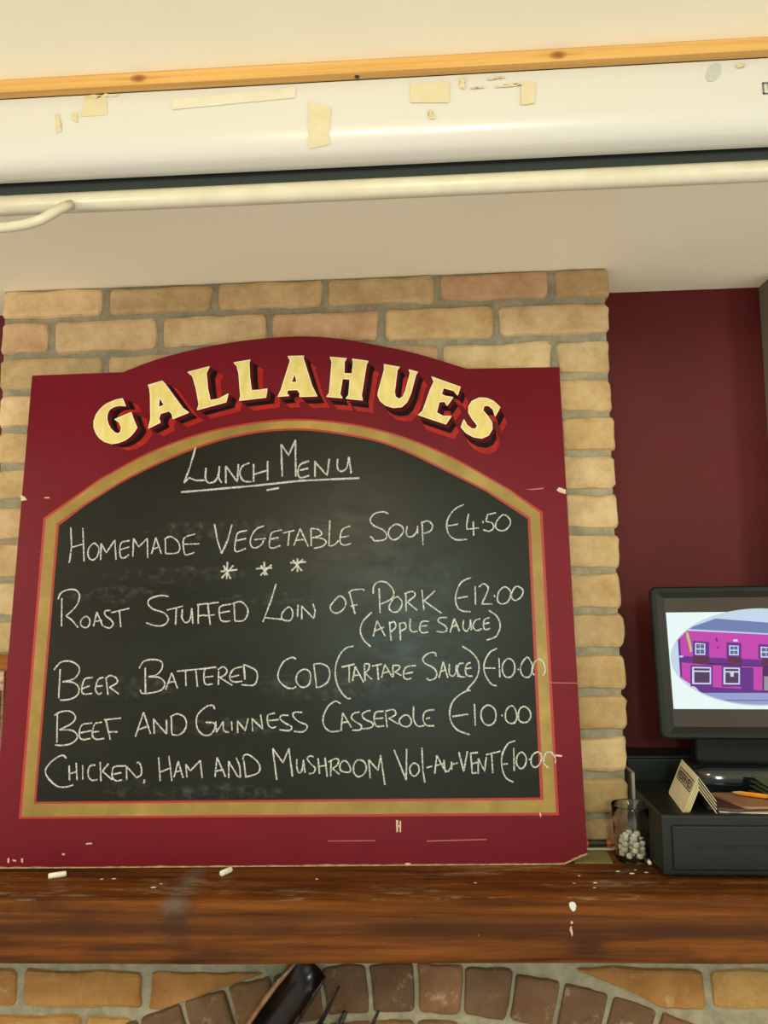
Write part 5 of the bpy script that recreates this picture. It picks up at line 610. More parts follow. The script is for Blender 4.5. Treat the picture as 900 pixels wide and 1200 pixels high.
bar = obj('pull_bar', MB().tube([(XL+0.02,-0.570,0.4765),(XR-0.02,-0.570,0.4765)], 0.0121, 24), M_bar, scr, smooth=True)
hx = lambda t: [(-0.4370,-0.578,0.4700),(-0.4400,-0.592,0.4600),(-0.4480,-0.601,0.4480),(-0.4600,-0.605,0.4385),(-0.4770,-0.607,0.4325),(-0.5000,-0.607,0.4300),(-0.530,-0.607,0.4290)][t]
hp = [hx(k) for k in range(7)] + [(-1.06-hx(k)[0], hx(k)[1], hx(k)[2]) for k in range(5, -1, -1)]
obj('handle', MB().tube(hp, 0.0060, 12), M_bar, bar, smooth=True, label='curved cream pull handle')
# tape marks on the case: patches that follow the front profile; s = distance down from the top of the case
SL = [0]
for a, b in zip(outer, outer[1:]): SL.append(SL[-1] + math.hypot(b[0]-a[0], b[1]-a[1]))
def on_case(s_, out=0.0004):
    for k in range(len(SL)-1):
        if s_ <= SL[k+1] or k == len(SL)-2:
            t = (s_-SL[k])/(SL[k+1]-SL[k]); a, b = outer[k], outer[k+1]
            y, z = a[0]+(b[0]-a[0])*t, a[1]+(b[1]-a[1])*t
            d = Vector((b[0]-a[0], b[1]-a[1])).normalized(); nrm = Vector((d.y, -d.x))
            return y+nrm.x*out, z+nrm.y*out
def patch(mb, quad, out=0.0005, nu=10, nv=10, jag=0.0008, seed=0):
    """quad of (x, s): top-left, top-right, bottom-right, bottom-left"""
    tl, tr, br, bl = [Vector(p) for p in quad]; vs_ = []; fs = []
    for j in range(nv+1):
        for i in range(nu+1):
            u, v = i/nu, j/nv
            p = (tl*(1-u)+tr*u)*(1-v) + (bl*(1-u)+br*u)*v
            if i in (0, nu): p.x += jag*noise.noise(Vector((seed, j*.9, i)))
            if j in (0, nv): p.y += jag*noise.noise(Vector((i*.9, seed, j)))
            y, z = on_case(p.y, out); vs_.append((p.x, y, z))
    for j in range(nv):
        for i in range(nu):
            a = j*(nu+1)+i; fs.append((a, a+nu+1, a+nu+2, a+1))
    mb.add(vs_, fs)
for k, (nm, q, mm, lb) in enumerate(TAPES):
    m_ = MB(); patch(m_, q, 0.0005+0.0001*k, seed=k, jag=0.003 if 'residue' in nm else 0.0008)
    t_ = obj(nm, m_, {'t': M_tape, 'p': M_tape_pale, 'r': M_tapeedge}[mm], scr, recalc=False)
    if lb: t_['label'] = lb
m_ = MB(); vv = []
cx, cs, rx, rs = SMEAR
for k in range(24):
    a = 2*math.pi*k/24; dx, ds = rx*math.cos(a), rs*math.sin(a)
    y, z = on_case(cs+ds, 0.0006); vv.append((cx+dx*.9-ds*.35, y, z))
m_.add(vv, [tuple(range(24))[::-1]]); obj('grey_smear', m_, M_grey, scr, label='grey thumb-shaped smear')
m_ = MB()
lx, ls, lw, lh = LOGO
def lrect(x0, x1, s0, s1):
    patch(m_, [(x0,s0),(x1,s0),(x1,s1),(x0,s1)], 0.0007, 1, 1, 0)
t_ = lw*0.09
for x0, x1, s0, s1 in ((0,t_,0,lh),(0,lw*.38,0,t_),(lw*.38-t_,lw*.38,0,lh*.66),(lw*.38-t_,lw,lh*.66-t_,lh*.66),(lw-t_,lw,lh*.66-t_,lh),(0,lw,lh-t_,lh)):
    lrect(lx+x0, lx+x1, ls+s0, ls+s1)
obj('printed_letter', m_, M_ink, scr, recalc=False, label='outlined letter L printed in grey')

# ------------------------------------------------------------------ the menu board
BO = Vector((-0.25497, -0.12413, -0.48134)); byaw, blean, bir = 0.049113, 0.107979, -0.002974
ax = Vector((math.cos(byaw), math.sin(byaw), 0)); nn = Vector((-math.sin(byaw), math.cos(byaw), 0))
bv = nn*math.sin(blean) + Vector((0,0,1))*math.cos(blean)
A_ = ax*math.cos(bir)+bv*math.sin(bir); B_ = -ax*math.sin(bir)+bv*math.cos(bir)
board = thing('menu_board', 'large maroon lunch menu chalkboard with arched top, leaning on the brick chimney above the mantel', 'menu board', BO)
Mb = Matrix((A_, B_.cross(A_), B_)).transposed().to_4x4(); board.rotation_euler = Mb.to_euler()
mm = lambda pts: [(p[0]/1000, p[1]/1000) for p in pts]
def bpart(name, mb, mats, label=None, parent=None, bevel=0):
    return obj(name, mb, mats, parent or board, bevel=bevel, world=False, label=label)
panel = MB()
o_ = mm(OUTLINE)
panel.prism(o_, [], 0.0, 0.018)
# the sawn edge shows bare board where paint has worn off
pan = bpart('panel', panel, M_red, bevel=0.0015)
m_ = MB()
zc = [p for p in o_[-2:]]
bl = o_[0]; br1, br2 = o_[-2], o_[-1]
def strip(mb, a, b, h, y, seed, n=40):
    a, b = Vector(a), Vector(b); d = (b-a).normalized(); nrm = Vector((-d.y, d.x)); vs_ = []; fs = []
    for i in range(n+1):
        p = a+(b-a)*i/n; k = h*(0.55+0.9*abs(noise.noise(Vector((i*.35, seed, 0)))))
        q = p + nrm*k; p = p - nrm*0.0003
        vs_ += [(p.x, y, p.y), (q.x, y, q.y)]
    for i in range(n): fs.append((2*i, 2*i+2, 2*i+3, 2*i+1))
    mb.add(vs_, fs)
strip(m_, bl, br2, 0.0034, -0.0006, 1, 90); strip(m_, br2, br1, 0.004, -0.0006, 2, 10)
bpart('worn_edge', m_, M_edge, label='pale worn lower edge')
r0, r1, r2_, r3 = [mm(r) for r in RING]
lining = bpart('red_lining', MB().prism(r0, [], -0.0006, 0.0004), M_vermilion, label='thin vermilion outline of the gold border')
bpart('gold_border', MB().prism(r1, [r2_], -0.0011, -0.0002), M_gold, label='gold painted arched border')
bpart('blackboard', MB().prism(r3, [], -0.0013, -0.0002), M_slate, label='black chalkboard surface')

# painted name: each letter with its split shade
def sweep(mb, poly, holes, off0, off1, y, mi=0):
    """area covered by the polygon as it slides from off0 to off1"""
    steps = 7
    for k in range(steps+1):
        t = k/steps; o = (off0[0]+(off1[0]-off0[0])*t, off0[1]+(off1[1]-off0[1])*t)
        if k in (0, steps):
            flat = [(p[0]+o[0], p[1]+o[1]) for p in poly]
            hl = [[(p[0]+o[0], p[1]+o[1]) for p in h] for h in holes]
            tri = tessellate_polygon([[Vector((p[0], p[1], 0)) for p in l] for l in [flat]+hl])
            allp = flat + [p for h in hl for p in h]
            mb.add([(p[0], y, p[1]) for p in allp], [t_ for t_ in tri], mi)
    for l in [poly]+list(holes):
        for i in range(len(l)):
            a, b = l[i], l[(i+1) % len(l)]
            mb.add([(a[0]+off0[0],y,a[1]+off0[1]),(b[0]+off0[0],y,b[1]+off0[1]),(b[0]+off1[0],y,b[1]+off1[1]),(a[0]+off1[0],y,a[1]+off1[1])], [(0,1,2,3)], mi)
def face_y(o):
    """turn every face of a flat painted layer towards the room"""
    for p in o.data.polygons:
        if p.normal.y > 0: p.flip()
    o.data.update()
sc = 0.00158
for ch, rot, pts, hole in LETTERS:
    pts = mm(pts); holes = [mm(hole)] if hole else []
    ang = math.radians(-45-rot)
    d = Vector((math.cos(ang), math.sin(ang)))
    cx = sum(p[0] for p in pts)/len(pts); cz = sum(p[1] for p in pts)/len(pts)
    m_ = MB(); 
    m_.prism(pts, holes, -0.0014, -0.0006)
    L_ = bpart('sign_letter', m_, M_cream, label='cream gold-leaf letter %s of the pub name' % ch)
    for nm, dist_, y_, mt in (('red_shade', 21.0, -0.0003, M_bright), ('black_shade', 13.0, -0.0005, M_black), ('maroon_gap', 6.2, -0.0007, M_maroon)):
        s_ = MB(); sweep(s_, pts, holes, (0,0), d*dist_*sc, y_)
        q_ = obj(nm, s_, mt, L_, world=False, recalc=False); face_y(q_)
    s_ = MB()
    for l in [pts]+holes:
        for i in range(len(l)):
            a, b = Vector(l[i]), Vector(l[(i+1) % len(l)]); dd = (b-a).normalized(); nr = Vector((-dd.y, dd.x))*0.0009
            a -= dd*0.0006; b += dd*0.0006
            s_.add([((a-nr).x,-0.0016,(a-nr).y),((b-nr).x,-0.0016,(b-nr).y),((b+nr).x,-0.0016,(b+nr).y),((a+nr).x,-0.0016,(a+nr).y)], [(0,1,2,3)])
    q_ = obj('pale_outline', s_, M_cream_edge, L_, world=False, recalc=False); face_y(q_)

# chalk lettering: one part for each written line
def ribbon(mb, pts, w, y, seed):
    P = [Vector(p) for p in pts]
    # resample so that the width can wander like a chalk stroke
    Q = [P[0]]
    for a, b in zip(P, P[1:]):
        n = max(1, int((b-a).length/0.005))
        for i in range(1, n+1): Q.append(a+(b-a)*i/n)
    P = Q; vs_ = []; fs = []
    for i, p in enumerate(P):
        t = (P[min(i+1, len(P)-1)] - P[max(i-1, 0)])
        if t.length < 1e-6: t = Vector((1, 0))
        t.normalize(); nr = Vector((-t.y, t.x))
        k = w*(0.86+0.42*noise.noise(Vector((i*.22, seed, 0)))+0.16*noise.noise(Vector((i*.9, seed, 3))))
        vs_ += [(p.x-nr.x*k/2, y, p.y-nr.y*k/2), (p.x+nr.x*k/2, y, p.y+nr.y*k/2)]
    for i in range(len(P)-1): fs.append((2*i, 2*i+2, 2*i+3, 2*i+1))
    mb.add(vs_, fs)
WORDS = {'title': 'LUNCH MENU', 'soup': 'HOMEMADE VEGETABLE SOUP E4.50', 'stars': '* * *', 'roast': 'ROAST STUFFED LOIN OF PORK E12.00', 'apple': '(APPLE SAUCE)',
    'cod': 'BEER BATTERED COD (TARTARE SAUCE) E10.00', 'casserole': 'BEEF AND GUINNESS CASSEROLE E10.00', 'chicken': 'CHICKEN, HAM AND MUSHROOM VOL-AU-VENT E10.00'}
STARTS = {'title': [-0.0339], 'chicken': [-0.237, -0.1383, -0.0368, 0.173, 0.3582]}
for nm, strokes in CHALK.items():
    wd = 0.0037 if nm in ('title', 'stars') else 0.0030
    line_ = [mm(s_) for s_ in strokes]
    under = [s_ for s_ in line_ if max(p[0] for p in s_)-min(p[0] for p in s_) > 0.2 or (len(s_) == 2 and max(p[1] for p in s_) < 0.665)] if nm == 'title' else []
    rest = sorted([s_ for s_ in line_ if s_ not in under], key=lambda s_: min(p[0] for p in s_))
    gaps = []; hi = max(p[0] for p in rest[0])
    for i in range(1, len(rest)):
        lo = min(p[0] for p in rest[i]); gaps.append((lo-hi, i)); hi = max(hi, max(p[0] for p in rest[i]))
    words = WORDS[nm].split(' ')
    if nm in STARTS:
        cuts = [0] + [min(i for i, s_ in enumerate(rest) if min(p[0] for p in s_) > x_) for x_ in STARTS[nm]] + [len(rest)]
    else:
        cuts = [0] + sorted(i for g, i in sorted(gaps, reverse=True)[:len(words)-1]) + [len(rest)]
    for w_, a_, b_ in [(w_, cuts[k], cuts[k+1]) for k, w_ in enumerate(words)]:
        m_ = MB()
        for k, s_ in enumerate(rest[a_:b_]): ribbon(m_, s_, wd, -0.0019-0.00001*(k % 9), a_+k+len(nm)*7)
        q_ = obj('chalk_star' if w_ == '*' else 'chalk_word', m_, M_chalk, board, world=False, recalc=False); face_y(q_)
    for s_ in under:
        m_ = MB(); ribbon(m_, s_, 0.0042, -0.0019, 3); q_ = obj('chalk_underline', m_, M_chalk, board, world=False, recalc=False); face_y(q_)
# old wiped chalk smears
m_ = MB(); r5 = random.Random(5)
for (u, v, w, h) in [(-0.09,0.58,0.34,0.045),(-0.32,0.465,0.2,0.03),(-0.21,0.50,0.25,0.03),(-0.28,0.13,0.10,0.03),(-0.12,0.12,0.22,0.03),(0.06,0.30,0.25,0.05),(-0.12,0.23,0.3,0.03),(-0.3,0.3,0.2,0.04),(0.25,0.50,0.14,0.03),(-0.03,0.455,0.18,0.02)]:
    n = 18; vs_ = [(u+w/2*math.cos(2*math.pi*k/n)*(1+.15*math.sin(3*k)), -0.0016, v+h/2*math.sin(2*math.pi*k/n)*(1+.15*math.sin(2*k))) for k in range(n)]
    m_.add(vs_, [tuple(range(n))])
q_ = obj('chalk_smears', m_, M_smear, board, world=False, recalc=False, label='faint wiped chalk smears'); face_y(q_)
q_['kind'] = 'stuff'
for c_ in CHIPS:
    m_ = MB(); m_.prism(mm(c_), [], -0.0009, 0.0002); bpart('paint_chip', m_, M_scratch if max(p[0] for p in c_)-min(p[0] for p in c_) > 20 else M_chip)

# ------------------------------------------------------------------ point-of-sale monitor
mon = thing('monitor', 'black touchscreen till monitor showing a pink pub front, on the cash drawer', 'monitor', (0.61,0.0,-0.3905))
my, mtl = math.radians(-3.0), math.radians(7.95)
mX = Vector((math.cos(my), math.sin(my), 0)); mN = Vector((-math.sin(my), math.cos(my), 0)); mU = mN*math.sin(mtl)+Vector((0,0,1))*math.cos(mtl)
mD = mU.cross(mX) * -1
mD = mX.cross(mU) * -1
MO = Vector((0.3993,-0.05,-0.2861))
def MP(x, d, z): return tuple(MO + mX*x + mU*z + mD*d)        # x right, d into the screen, z up (monitor's own axes)
def mon_mb(mb):
    mb.v = [MP(*v) for v in mb.v]; return mb
MW, MH = 0.386, 0.270
def rrect(x0, x1, z0, z1, r, n=6):
    P = []
    for cx, cz, a0 in ((x1-r,z1-r,0),(x0+r,z1-r,90),(x0+r,z0+r,180),(x1-r,z0+r,270)):
        for k in range(n+1):
            a = math.radians(a0+90*k/n); P.append((cx+r*math.cos(a), cz+r*math.sin(a)))
    return P
m_ = MB()
rings = [(rrect(0.0,MW,0.0,MH,0.012), 0.012),(rrect(0.0,MW,0.0,MH,0.012), 0.003),(rrect(0.003,MW-0.003,0.003,MH-0.003,0.010), 0.0),(rrect(0.010,MW-0.010,0.010,MH-0.010,0.006), 0.0),(rrect(0.0255,MW-0.0255,0.0218,MH-0.0215,0.002), 0.0045)]
back = [(rrect(0.0,MW,0.0,MH,0.012), 0.012),(rrect(0.02,MW-0.02,0.02,MH-0.02,0.02), 0.034)]
n = len(rings[0][0])
for seq in (rings, back):
    vs_ = []; fs = []
    for P, d_ in seq: vs_ += [(p[0], d_, p[1]) for p in P]
    for i in range(len(seq)-1):
        for k in range(n): fs.append((i*n+k, i*n+(k+1) % n, (i+1)*n+(k+1) % n, (i+1)*n+k))
    if seq is back: fs.append(tuple(range(n, 2*n)))
    m_.add(vs_, fs)
obj('bezel', mon_mb(m_), M_plastic, mon)
scrn = obj('screen', mon_mb(MB().box((0.0245,0.0042,0.0208),(MW-0.0245,0.007,MH-0.0205))), M_glassy, mon)
# the lit picture
def lay(name, polys, m, d_, lab=None):
    mb = MB()
    for P in polys:
        if len(P) >= 3: mb.add([(p[0], d_, p[1]) for p in P], [tuple(range(len(P)))])
    if not mb.v: return
    o = obj(name, mon_mb(mb), m, scrn, recalc=False)
    for p in o.data.polygons:
        if p.normal.dot(mD) > 0: p.flip()
    if lab: o['label'] = lab
    return o
def S(x, y): return SCR(x, y)
def clip(P, E):
    """clip polygon P by the convex polygon E"""
    out = list(P)
    for i in range(len(E)):
        a, b = E[i], E[(i+1) % len(E)]
        ins = lambda p: (b[0]-a[0])*(p[1]-a[1]) - (b[1]-a[1])*(p[0]-a[0]) >= 0
        src, out = out, []
        for k in range(len(src)):
            p, q = src[k], src[(k+1) % len(src)]
            if ins(p) != ins(q):
                d1 = (b[0]-a[0])*(p[1]-a[1]) - (b[1]-a[1])*(p[0]-a[0]); d2 = (b[0]-a[0])*(q[1]-a[1]) - (b[1]-a[1])*(q[0]-a[0])
                t = d1/(d1-d2); I = (p[0]+(q[0]-p[0])*t, p[1]+(q[1]-p[1])*t)
            if ins(p): out.append(p)
            if ins(p) != ins(q): out.append(I)
        if not out: return []
    return out
def ell(k, n=72): return [(858+(630+k)*math.cos(2*math.pi*i/n), 600+(335+k)*math.sin(2*math.pi*i/n)) for i in range(n)]
EL = ell(0)
LITP = [(0.0262,0.0515),(0.3598,0.0515),(0.3598,0.2229),(0.0262,0.2229)]
lay('picture_background', [LITP], M_scr['white'], 0.0040)
tosc = lambda P: [S(*p) for p in P]
lay('oval_frame', [tosc(ell(9))], M_scr['rim'], 0.0038)
order = 0
for nm, key, polys in PUB:
    for P in polys: lay(nm, [tosc(clip(P, EL))], M_scr[key], 0.0036-0.0001*order)
    order += 1
# stand
m_ = MB()
def sup(cx, cy, rx, ry, z, n=48, e=3.0):
    P = []
    for k in range(n):
        a = 2*math.pi*k/n; c, s = math.cos(a), math.sin(a)
        P.append((cx+rx*math.copysign(abs(c)**(2/e), c), cy+ry*math.copysign(abs(s)**(2/e), s), z))
    return P
DT = -0.3825
secs = [sup(0.605,-0.003,0.152,0.050,DT), sup(0.605,-0.003,0.156,0.052,DT+0.006), sup(0.605,-0.003,0.154,0.050,DT+0.030), sup(0.605,-0.001,0.149,0.046,DT+0.043), sup(0.605,0.0,0.140,0.040,DT+0.048)]
n = 48; vs_ = [p for s in secs for p in s]; fs = [tuple(range(n))[::-1], tuple(range(4*n, 5*n))]
for i in range(4):
    for k in range(n): fs.append((i*n+k, i*n+(k+1) % n, (i+1)*n+(k+1) % n, (i+1)*n+k))
m_.add(vs_, fs); obj('base', m_, M_gloss, mon, smooth=True)
obj('neck', MB().box((0.474,0.000,DT+0.04),(0.746,0.036,-0.262)), M_plastic, mon, bevel=0.008)

# ------------------------------------------------------------------ cash drawer and box behind it
dr = thing('cash_drawer', 'black metal cash drawer on the right end of the mantel, under the till monitor', 'cash drawer', (0.57,-0.05,MT))
x0, x1 = 0.3600, 0.775
yf = -0.1655
obj('body', MB().box((x0,yf,MT+0.006),(x1,0.055,DT)), M_drawer, dr, bevel=0.004)
obj('front_panel', MB().box((x0+0.016,yf-0.004,MT+0.016),(x1-0.016,yf+0.001,DT-0.016)), M_drawer, dr, bevel=0.0025)
m_ = MB(); m_.box((x0+0.045,yf-0.0046,MT+0.0510),(x1-0.045,yf-0.0036,MT+0.0562)); obj('slot', m_, M_feet, dr, label='dark horizontal slot in the drawer front')
for fx in (x0+0.035, x1-0.035):
    for fy in (yf+0.03, 0.03):
        obj('foot', MB().lathe([(0,0),(0.009,0),(0.010,0.004),(0.010,0.0065),(0,0.0065)], (fx,fy,MT), 16), M_feet, dr)
bx = thing('storage_box', 'plain black box standing against the red wall behind the cash drawer', 'box', (0.52,0.09,MT))
obj('body', MB().box((0.364,0.0585,MT),(0.690,0.136,-0.3445)), M_drawer, bx, bevel=0.003)
obj('lid', MB().box((0.3635,0.0580,-0.3447),(0.6905,0.1365,-0.3395)), M_drawer, bx, bevel=0.003)

# reserved signs: folded tent cards slipped over one another
def tent(k, label):
    dz = 0.0062*k
    P0 = Vector((0.4242,-0.1600,0)); P1 = Vector((0.4365,-0.0379,0)); d = (P1-P0); ln = d.length; d.normalize(); c = Vector((d.y,-d.x,0))
    hw = 0.0225; ht = 0.0400
    lw, lh = (hw, ht)
    t = thing('reserved_sign', label, 'table sign', tuple((P0+P1)/2+Vector((0,0,DT+dz))), group='folded reserved signs on the cash drawer')
    apex = DT+ht+dz
    def flap(side, extra=0.0):
        w, h = (0.0175 if side < 0 else 0.0275), ht; w, h = w*(1+extra/ht), h+extra
        th = 0.0008; L = ln; r = 0.006
        prof = rrect(0.0, L, -math.hypot(w,h), 0.0, 0.001, 2) if False else None
        H_ = math.hypot(w, h)
        pts = [(0,0),(L,0)]
        for cx, a0 in ((L-r, 0), (r, -90)):
            for q in range(7):
                a = math.radians(a0-90*q/6); pts.append((cx+r*math.cos(a), -(H_-r)+r*math.sin(a)))
        mb = MB(); mb.prism(pts, [], 0, th)
        down = (c*side*w + Vector((0,0,-h))).normalized(); nrm = d.cross(down)*(1 if side < 0 else 1)
        if nrm.z < 0: nrm = -nrm
        B0 = Vector((P0.x,P0.y,apex))
        mb.v = [tuple(B0 + d*v[0] - down*v[2] - nrm*(v[1])) for v in mb.v]
        return mb, B0, down, nrm
    mbL, B0, down, nrm = flap(-1, dz)
    obj('flap', mbL, M_card, t, bevel=0.0004)
    mbR, *_ = flap(1)
    obj('flap', mbR, M_card, t, bevel=0.0004)
    if k == 3:
        mb = MB(); 
        def onflap(u, v, o=0.0004): return tuple(B0 + d*u + down*v + nrm*o)
        # dark frame and lettering across the flap, reading from the far end towards the room
        u0, u1, v0, v1 = 0.010, ln-0.012, 0.010, 0.031
        for a, b, c_, e in ((u0,u1,v0,v0+.0018),(u0,u1,v1-.0018,v1),(u0,u0+.0018,v0,v1),(u1-.0018,u1,v0,v1)):
            mb.add([onflap(a,c_),onflap(b,c_),onflap(b,e),onflap(a,e)], [(0,1,2,3)])
        obj('printed_frame', mb, M_print, t, recalc=True)
        cu = bpy.data.curves.new('lettering', 'FONT'); cu.body = 'RESERVED'; cu.size = 0.02; cu.resolution_u = 3; cu.offset = 0.0006
        to = bpy.data.objects.new('lettering_source', cu); COL.objects.link(to)
        dg = bpy.context.evaluated_depsgraph_get(); me = to.evaluated_get(dg).to_mesh()
        vv = [tuple(v.co) for v in me.vertices]; ff = [tuple(p.vertices) for p in me.polygons]
        to.evaluated_get(dg).to_mesh_clear(); bpy.data.objects.remove(to)
        bpy.data.curves.remove(cu)
        wx = max(v[0] for v in vv); hx = max(v[1] for v in vv)
        mb = MB(); sx = (u1-u0-0.008)/wx; sz = (v1-v0-0.008)/hx
        # upright of the letters points to the ridge; reading direction from the far end to the near end
        mb.add([onflap(u1-0.004-v[0]*sx, v1-0.004-v[1]*sz, 0.0005) for v in vv], ff)
        obj('lettering', mb, M_print, t, recalc=True, label='black printed word RESERVED')
    return t
tent(0, 'cream folded reserved sign, innermost of the nested stack on the cash drawer')
tent(1, 'cream folded reserved sign, second from the inside of the nested stack')
tent(2, 'cream folded reserved sign just beneath the outermost of the nested stack')
tent(3, 'outermost cream folded reserved sign with black lettering, on the cash drawer')

# bill folders, papers and pencil on the drawer
def slab(name, corners, z, th, m, label, cat, rad=0.006, bev=0.001):
    mb = MB(); P = [Vector((c[0]*0.989, (c[1]+1.4668)*0.989-1.4668)) for c in corners]; pts = []
    for i in range(len(P)):
        a, b, c = P[i-1], P[i], P[(i+1) % len(P)]
        for k in range(5):
            t = k/4; p = (b+(a-b).normalized()*rad*(1-t))*(1-t) + (b+(c-b).normalized()*rad*t)*t; pts.append((p.x, p.y))
    mb.prism(pts, [], 0, th); mb.v = [(v[0], v[2], z+v[1]) for v in mb.v]
    o = obj(name, mb, m, bevel=bev); return tag(o, label, cat)
z_ = DT+0.0004
slab('paper_sheet', [(0.462,-0.138),(0.60,-0.152),(0.61,-0.066),(0.475,-0.06)], z_, 0.0016, M_paper, 'pale paper sheet under the brown folders on the cash drawer', 'paper', 0.002, 0)
slab('bill_folder', [(0.452,-0.060),(0.447,-0.128),(0.487,-0.146),(0.60,-0.120),(0.60,-0.060)], z_+0.002, 0.005, M_brownB, 'dark brown bill folder beneath the tan one, beside the reserved signs', 'bill folder')
slab('bill_folder', [(0.472,-0.062),(0.500,-0.147),(0.630,-0.143),(0.610,-0.060)], z_+0.0075, 0.004, M_brownA, 'tan bill folder lying on top of the dark brown one', 'bill folder', 0.010)
# folded green paper pad
m_ = MB()
gz = z_+0.012
gp = [(0.535,-0.073),(0.547,-0.126),(0.633,-0.114),(0.633,-0.073)]
vs_ = []; fs = []
N_ = 10
for lay_ in range(4):
    base = len(vs_)
    for i in range(N_+1):
        for j in range(2):
            u = i/N_
            p = Vector(gp[0])*(1-u)+Vector(gp[3])*u if j else Vector(gp[1])*(1-u)+Vector(gp[2])*u
            lift = 0.0045*lay_ + (0.010*(1-u)**2*(lay_/3) if j else 0.003*math.sin(u*5+lay_)*(lay_/3)**2) 
            vs_.append((p.x+0.002*lay_, p.y, gz+0.001+lift+0.0006*lay_))
    for i in range(N_): fs.append((base+2*i, base+2*i+2, base+2*i+3, base+2*i+1))
m_.add(vs_, fs)
g_ = obj('green_notes', m_, M_green, recalc=False); sol = g_.modifiers.new('thick', 'SOLIDIFY'); sol.thickness = 0.0016; sol.offset = 1
tag(g_, 'crumpled wad of dull green folded paper behind the orange pencil', 'paper')
pc = thing('pencil', 'orange pencil lying on the tan bill folder at the right edge', 'pencil', (0.555,-0.130,gz+0.004))
pa, pb = Vector((0.512,-0.099,gz+0.0042)), Vector((0.607,-0.153,gz+0.0042)); dp = (pb-pa).normalized()
obj('barrel', MB().tube([pa, pb], 0.0037, 6), M_orange, pc)
obj('sharpened_tip', MB().tube([pa-dp*0.012, pa], [0.0009, 0.0035], 10), M_pwood, pc)
obj('lead', MB().tube([pa-dp*0.015, pa-dp*0.012], [0.0003, 0.0009], 8), M_graphite, pc)

# ------------------------------------------------------------------ glass of chalk ends
GX, GY = 0.3342, -0.0755
gl = thing('glass_tumbler', 'clear glass tumbler holding white chalk ends, beside the cash drawer', 'glass', (GX,GY,MT))
prof = [(0.0,0.0),(0.0262,0.0),(0.0280,0.0016),(0.0288,0.014),(0.0296,0.040),(0.0306,0.0422),(0.0306,0.0445),(0.0300,0.0465),(0.0312,0.0700),(0.0326,0.0915),(0.0320,0.0924),(0.0314,0.0915),(0.0301,0.0700),(0.0289,0.0465),(0.0286,0.040),(0.0277,0.012),(0.0262,0.0050),(0.0,0.0045)]
m_ = MB(); m_.lathe(prof, (GX,GY,MT+0.0002), 40)
obj('tumbler', m_, M_glass, gl, smooth=True)
r9 = random.Random(12)
def chalk_mesh(name, L, r):
    mb = MB(); n = 14
    mb.lathe([(0,0),(r*.8,0.0),(r,r*.25),(r*1.03,L*.5),(r,L-r*.3),(r*.75,L),(0,L)], (0,0,0), n)
    return mb
first = None; spots = []
for layer in range(4):
    m = (7, 7, 6, 4)[layer]; rad = (0.0185, 0.0185, 0.0175, 0.011)[layer]
    for k in range(m):
        if k == m-1 and layer < 3: rr_, a = 0.0, 0
        else: rr_ = rad*r9.uniform(.9, 1.0); a = 2*math.pi*k/(m-1 if layer < 3 else m) + layer*0.6
        spots.append((GX+rr_*math.cos(a), GY+rr_*math.sin(a), MT+0.0052+0.0098*layer+r9.uniform(0,.001)))
protos = []
for j, (L, r) in enumerate(((0.0090,0.0050),(0.0092,0.0046),(0.0088,0.0054))):
    mb = chalk_mesh('chalk_end', L, r); me = bpy.data.meshes.new('chalk_end'); me.from_pydata(mb.v, [], mb.f)
    me.materials.append(M_stick); me.polygons.foreach_set('use_smooth', [True]*len(me.polygons)); protos.append((me, L))
for i, s_ in enumerate(spots):
    me, L = protos[i % 3]
    o = bpy.data.objects.new('chalk_end', me); COL.objects.link(o)
    e = (r9.uniform(-.25,.25), r9.uniform(-.25,.25), r9.uniform(0,6))
    if i % 3 == 1: e = (math.pi/2+r9.uniform(-.3,.3), 0, r9.uniform(0,6))
    R_ = Matrix.Rotation(e[2], 3, 'Z') @ Matrix.Rotation(e[1], 3, 'Y') @ Matrix.Rotation(e[0], 3, 'X')
    o.rotation_euler = R_.to_euler()
    o.location = Vector(s_)+Vector((0,0,H+0.005)) - R_ @ Vector((0,0,L/2))
    tag(o, 'short white chalk end heaped inside the glass tumbler', 'chalk', 'chalk ends in the glass')
def stick(name, a, b, r, label):
    a, b = Vector(a), Vector(b); d = (b-a).normalized()
    o = obj(name, MB().tube([a, a+d*r*.3, (a+b)/2, b-d*r*.4, b], [r*.7, r, r*1.02, r, r*.8], 14), M_stick, smooth=True)
    return tag(o, label, 'chalk')
stick('chalk_stick', (0.3555,-0.1060,MT+0.0046), (0.3565,-0.0960,MT+0.0046), 0.0032, 'lone white chalk end on the mantel just right of the glass tumbler')
stick('chalk_stick', (-0.644,-0.184,MT+0.0046), (-0.619,-0.172,MT+0.0046), 0.0045, 'white chalk stick on the mantel under the left end of the board')
stick('chalk_stick', (-0.3585,-0.168,MT+0.0047), (-0.3465,-0.1475,MT+0.0047), 0.0046, 'white chalk stick on the mantel touching the lower edge of the board, near its middle')
# crumbs of chalk on the mantel
m_ = MB(); rc = random.Random(4)
for (x, y, s_) in [(a*0.989, b-0.0145, c*0.6) for a, b, c in [(-0.56,-0.168,.003),(-0.54,-0.166,.004),(-0.46,-0.20,.005),(-0.453,-0.185,.003),(0.218,-0.168,.0028),(0.252,-0.166,.004),(0.232,-0.137,.003),(0.30,-0.116,.004),(0.247,-0.185,.003),(-0.20,-0.16,.003),(0.06,-0.17,.003),(0.32,-0.125,.005),(0.345,-0.12,.004),(0.33,-0.11,.003)]]:
    n = 10; o = rc.uniform(0,6)
    ring_ = [(x+s_*1.5*math.cos(2*math.pi*k/n)*(1+.2*math.sin(k*2+o)), y+s_*.9*math.sin(2*math.pi*k/n), MT+0.0002) for k in range(n)]
    m_.add(ring_+[(x,y,MT+0.0002+s_*.35)], [(k, (k+1) % n, n) for k in range(n)])
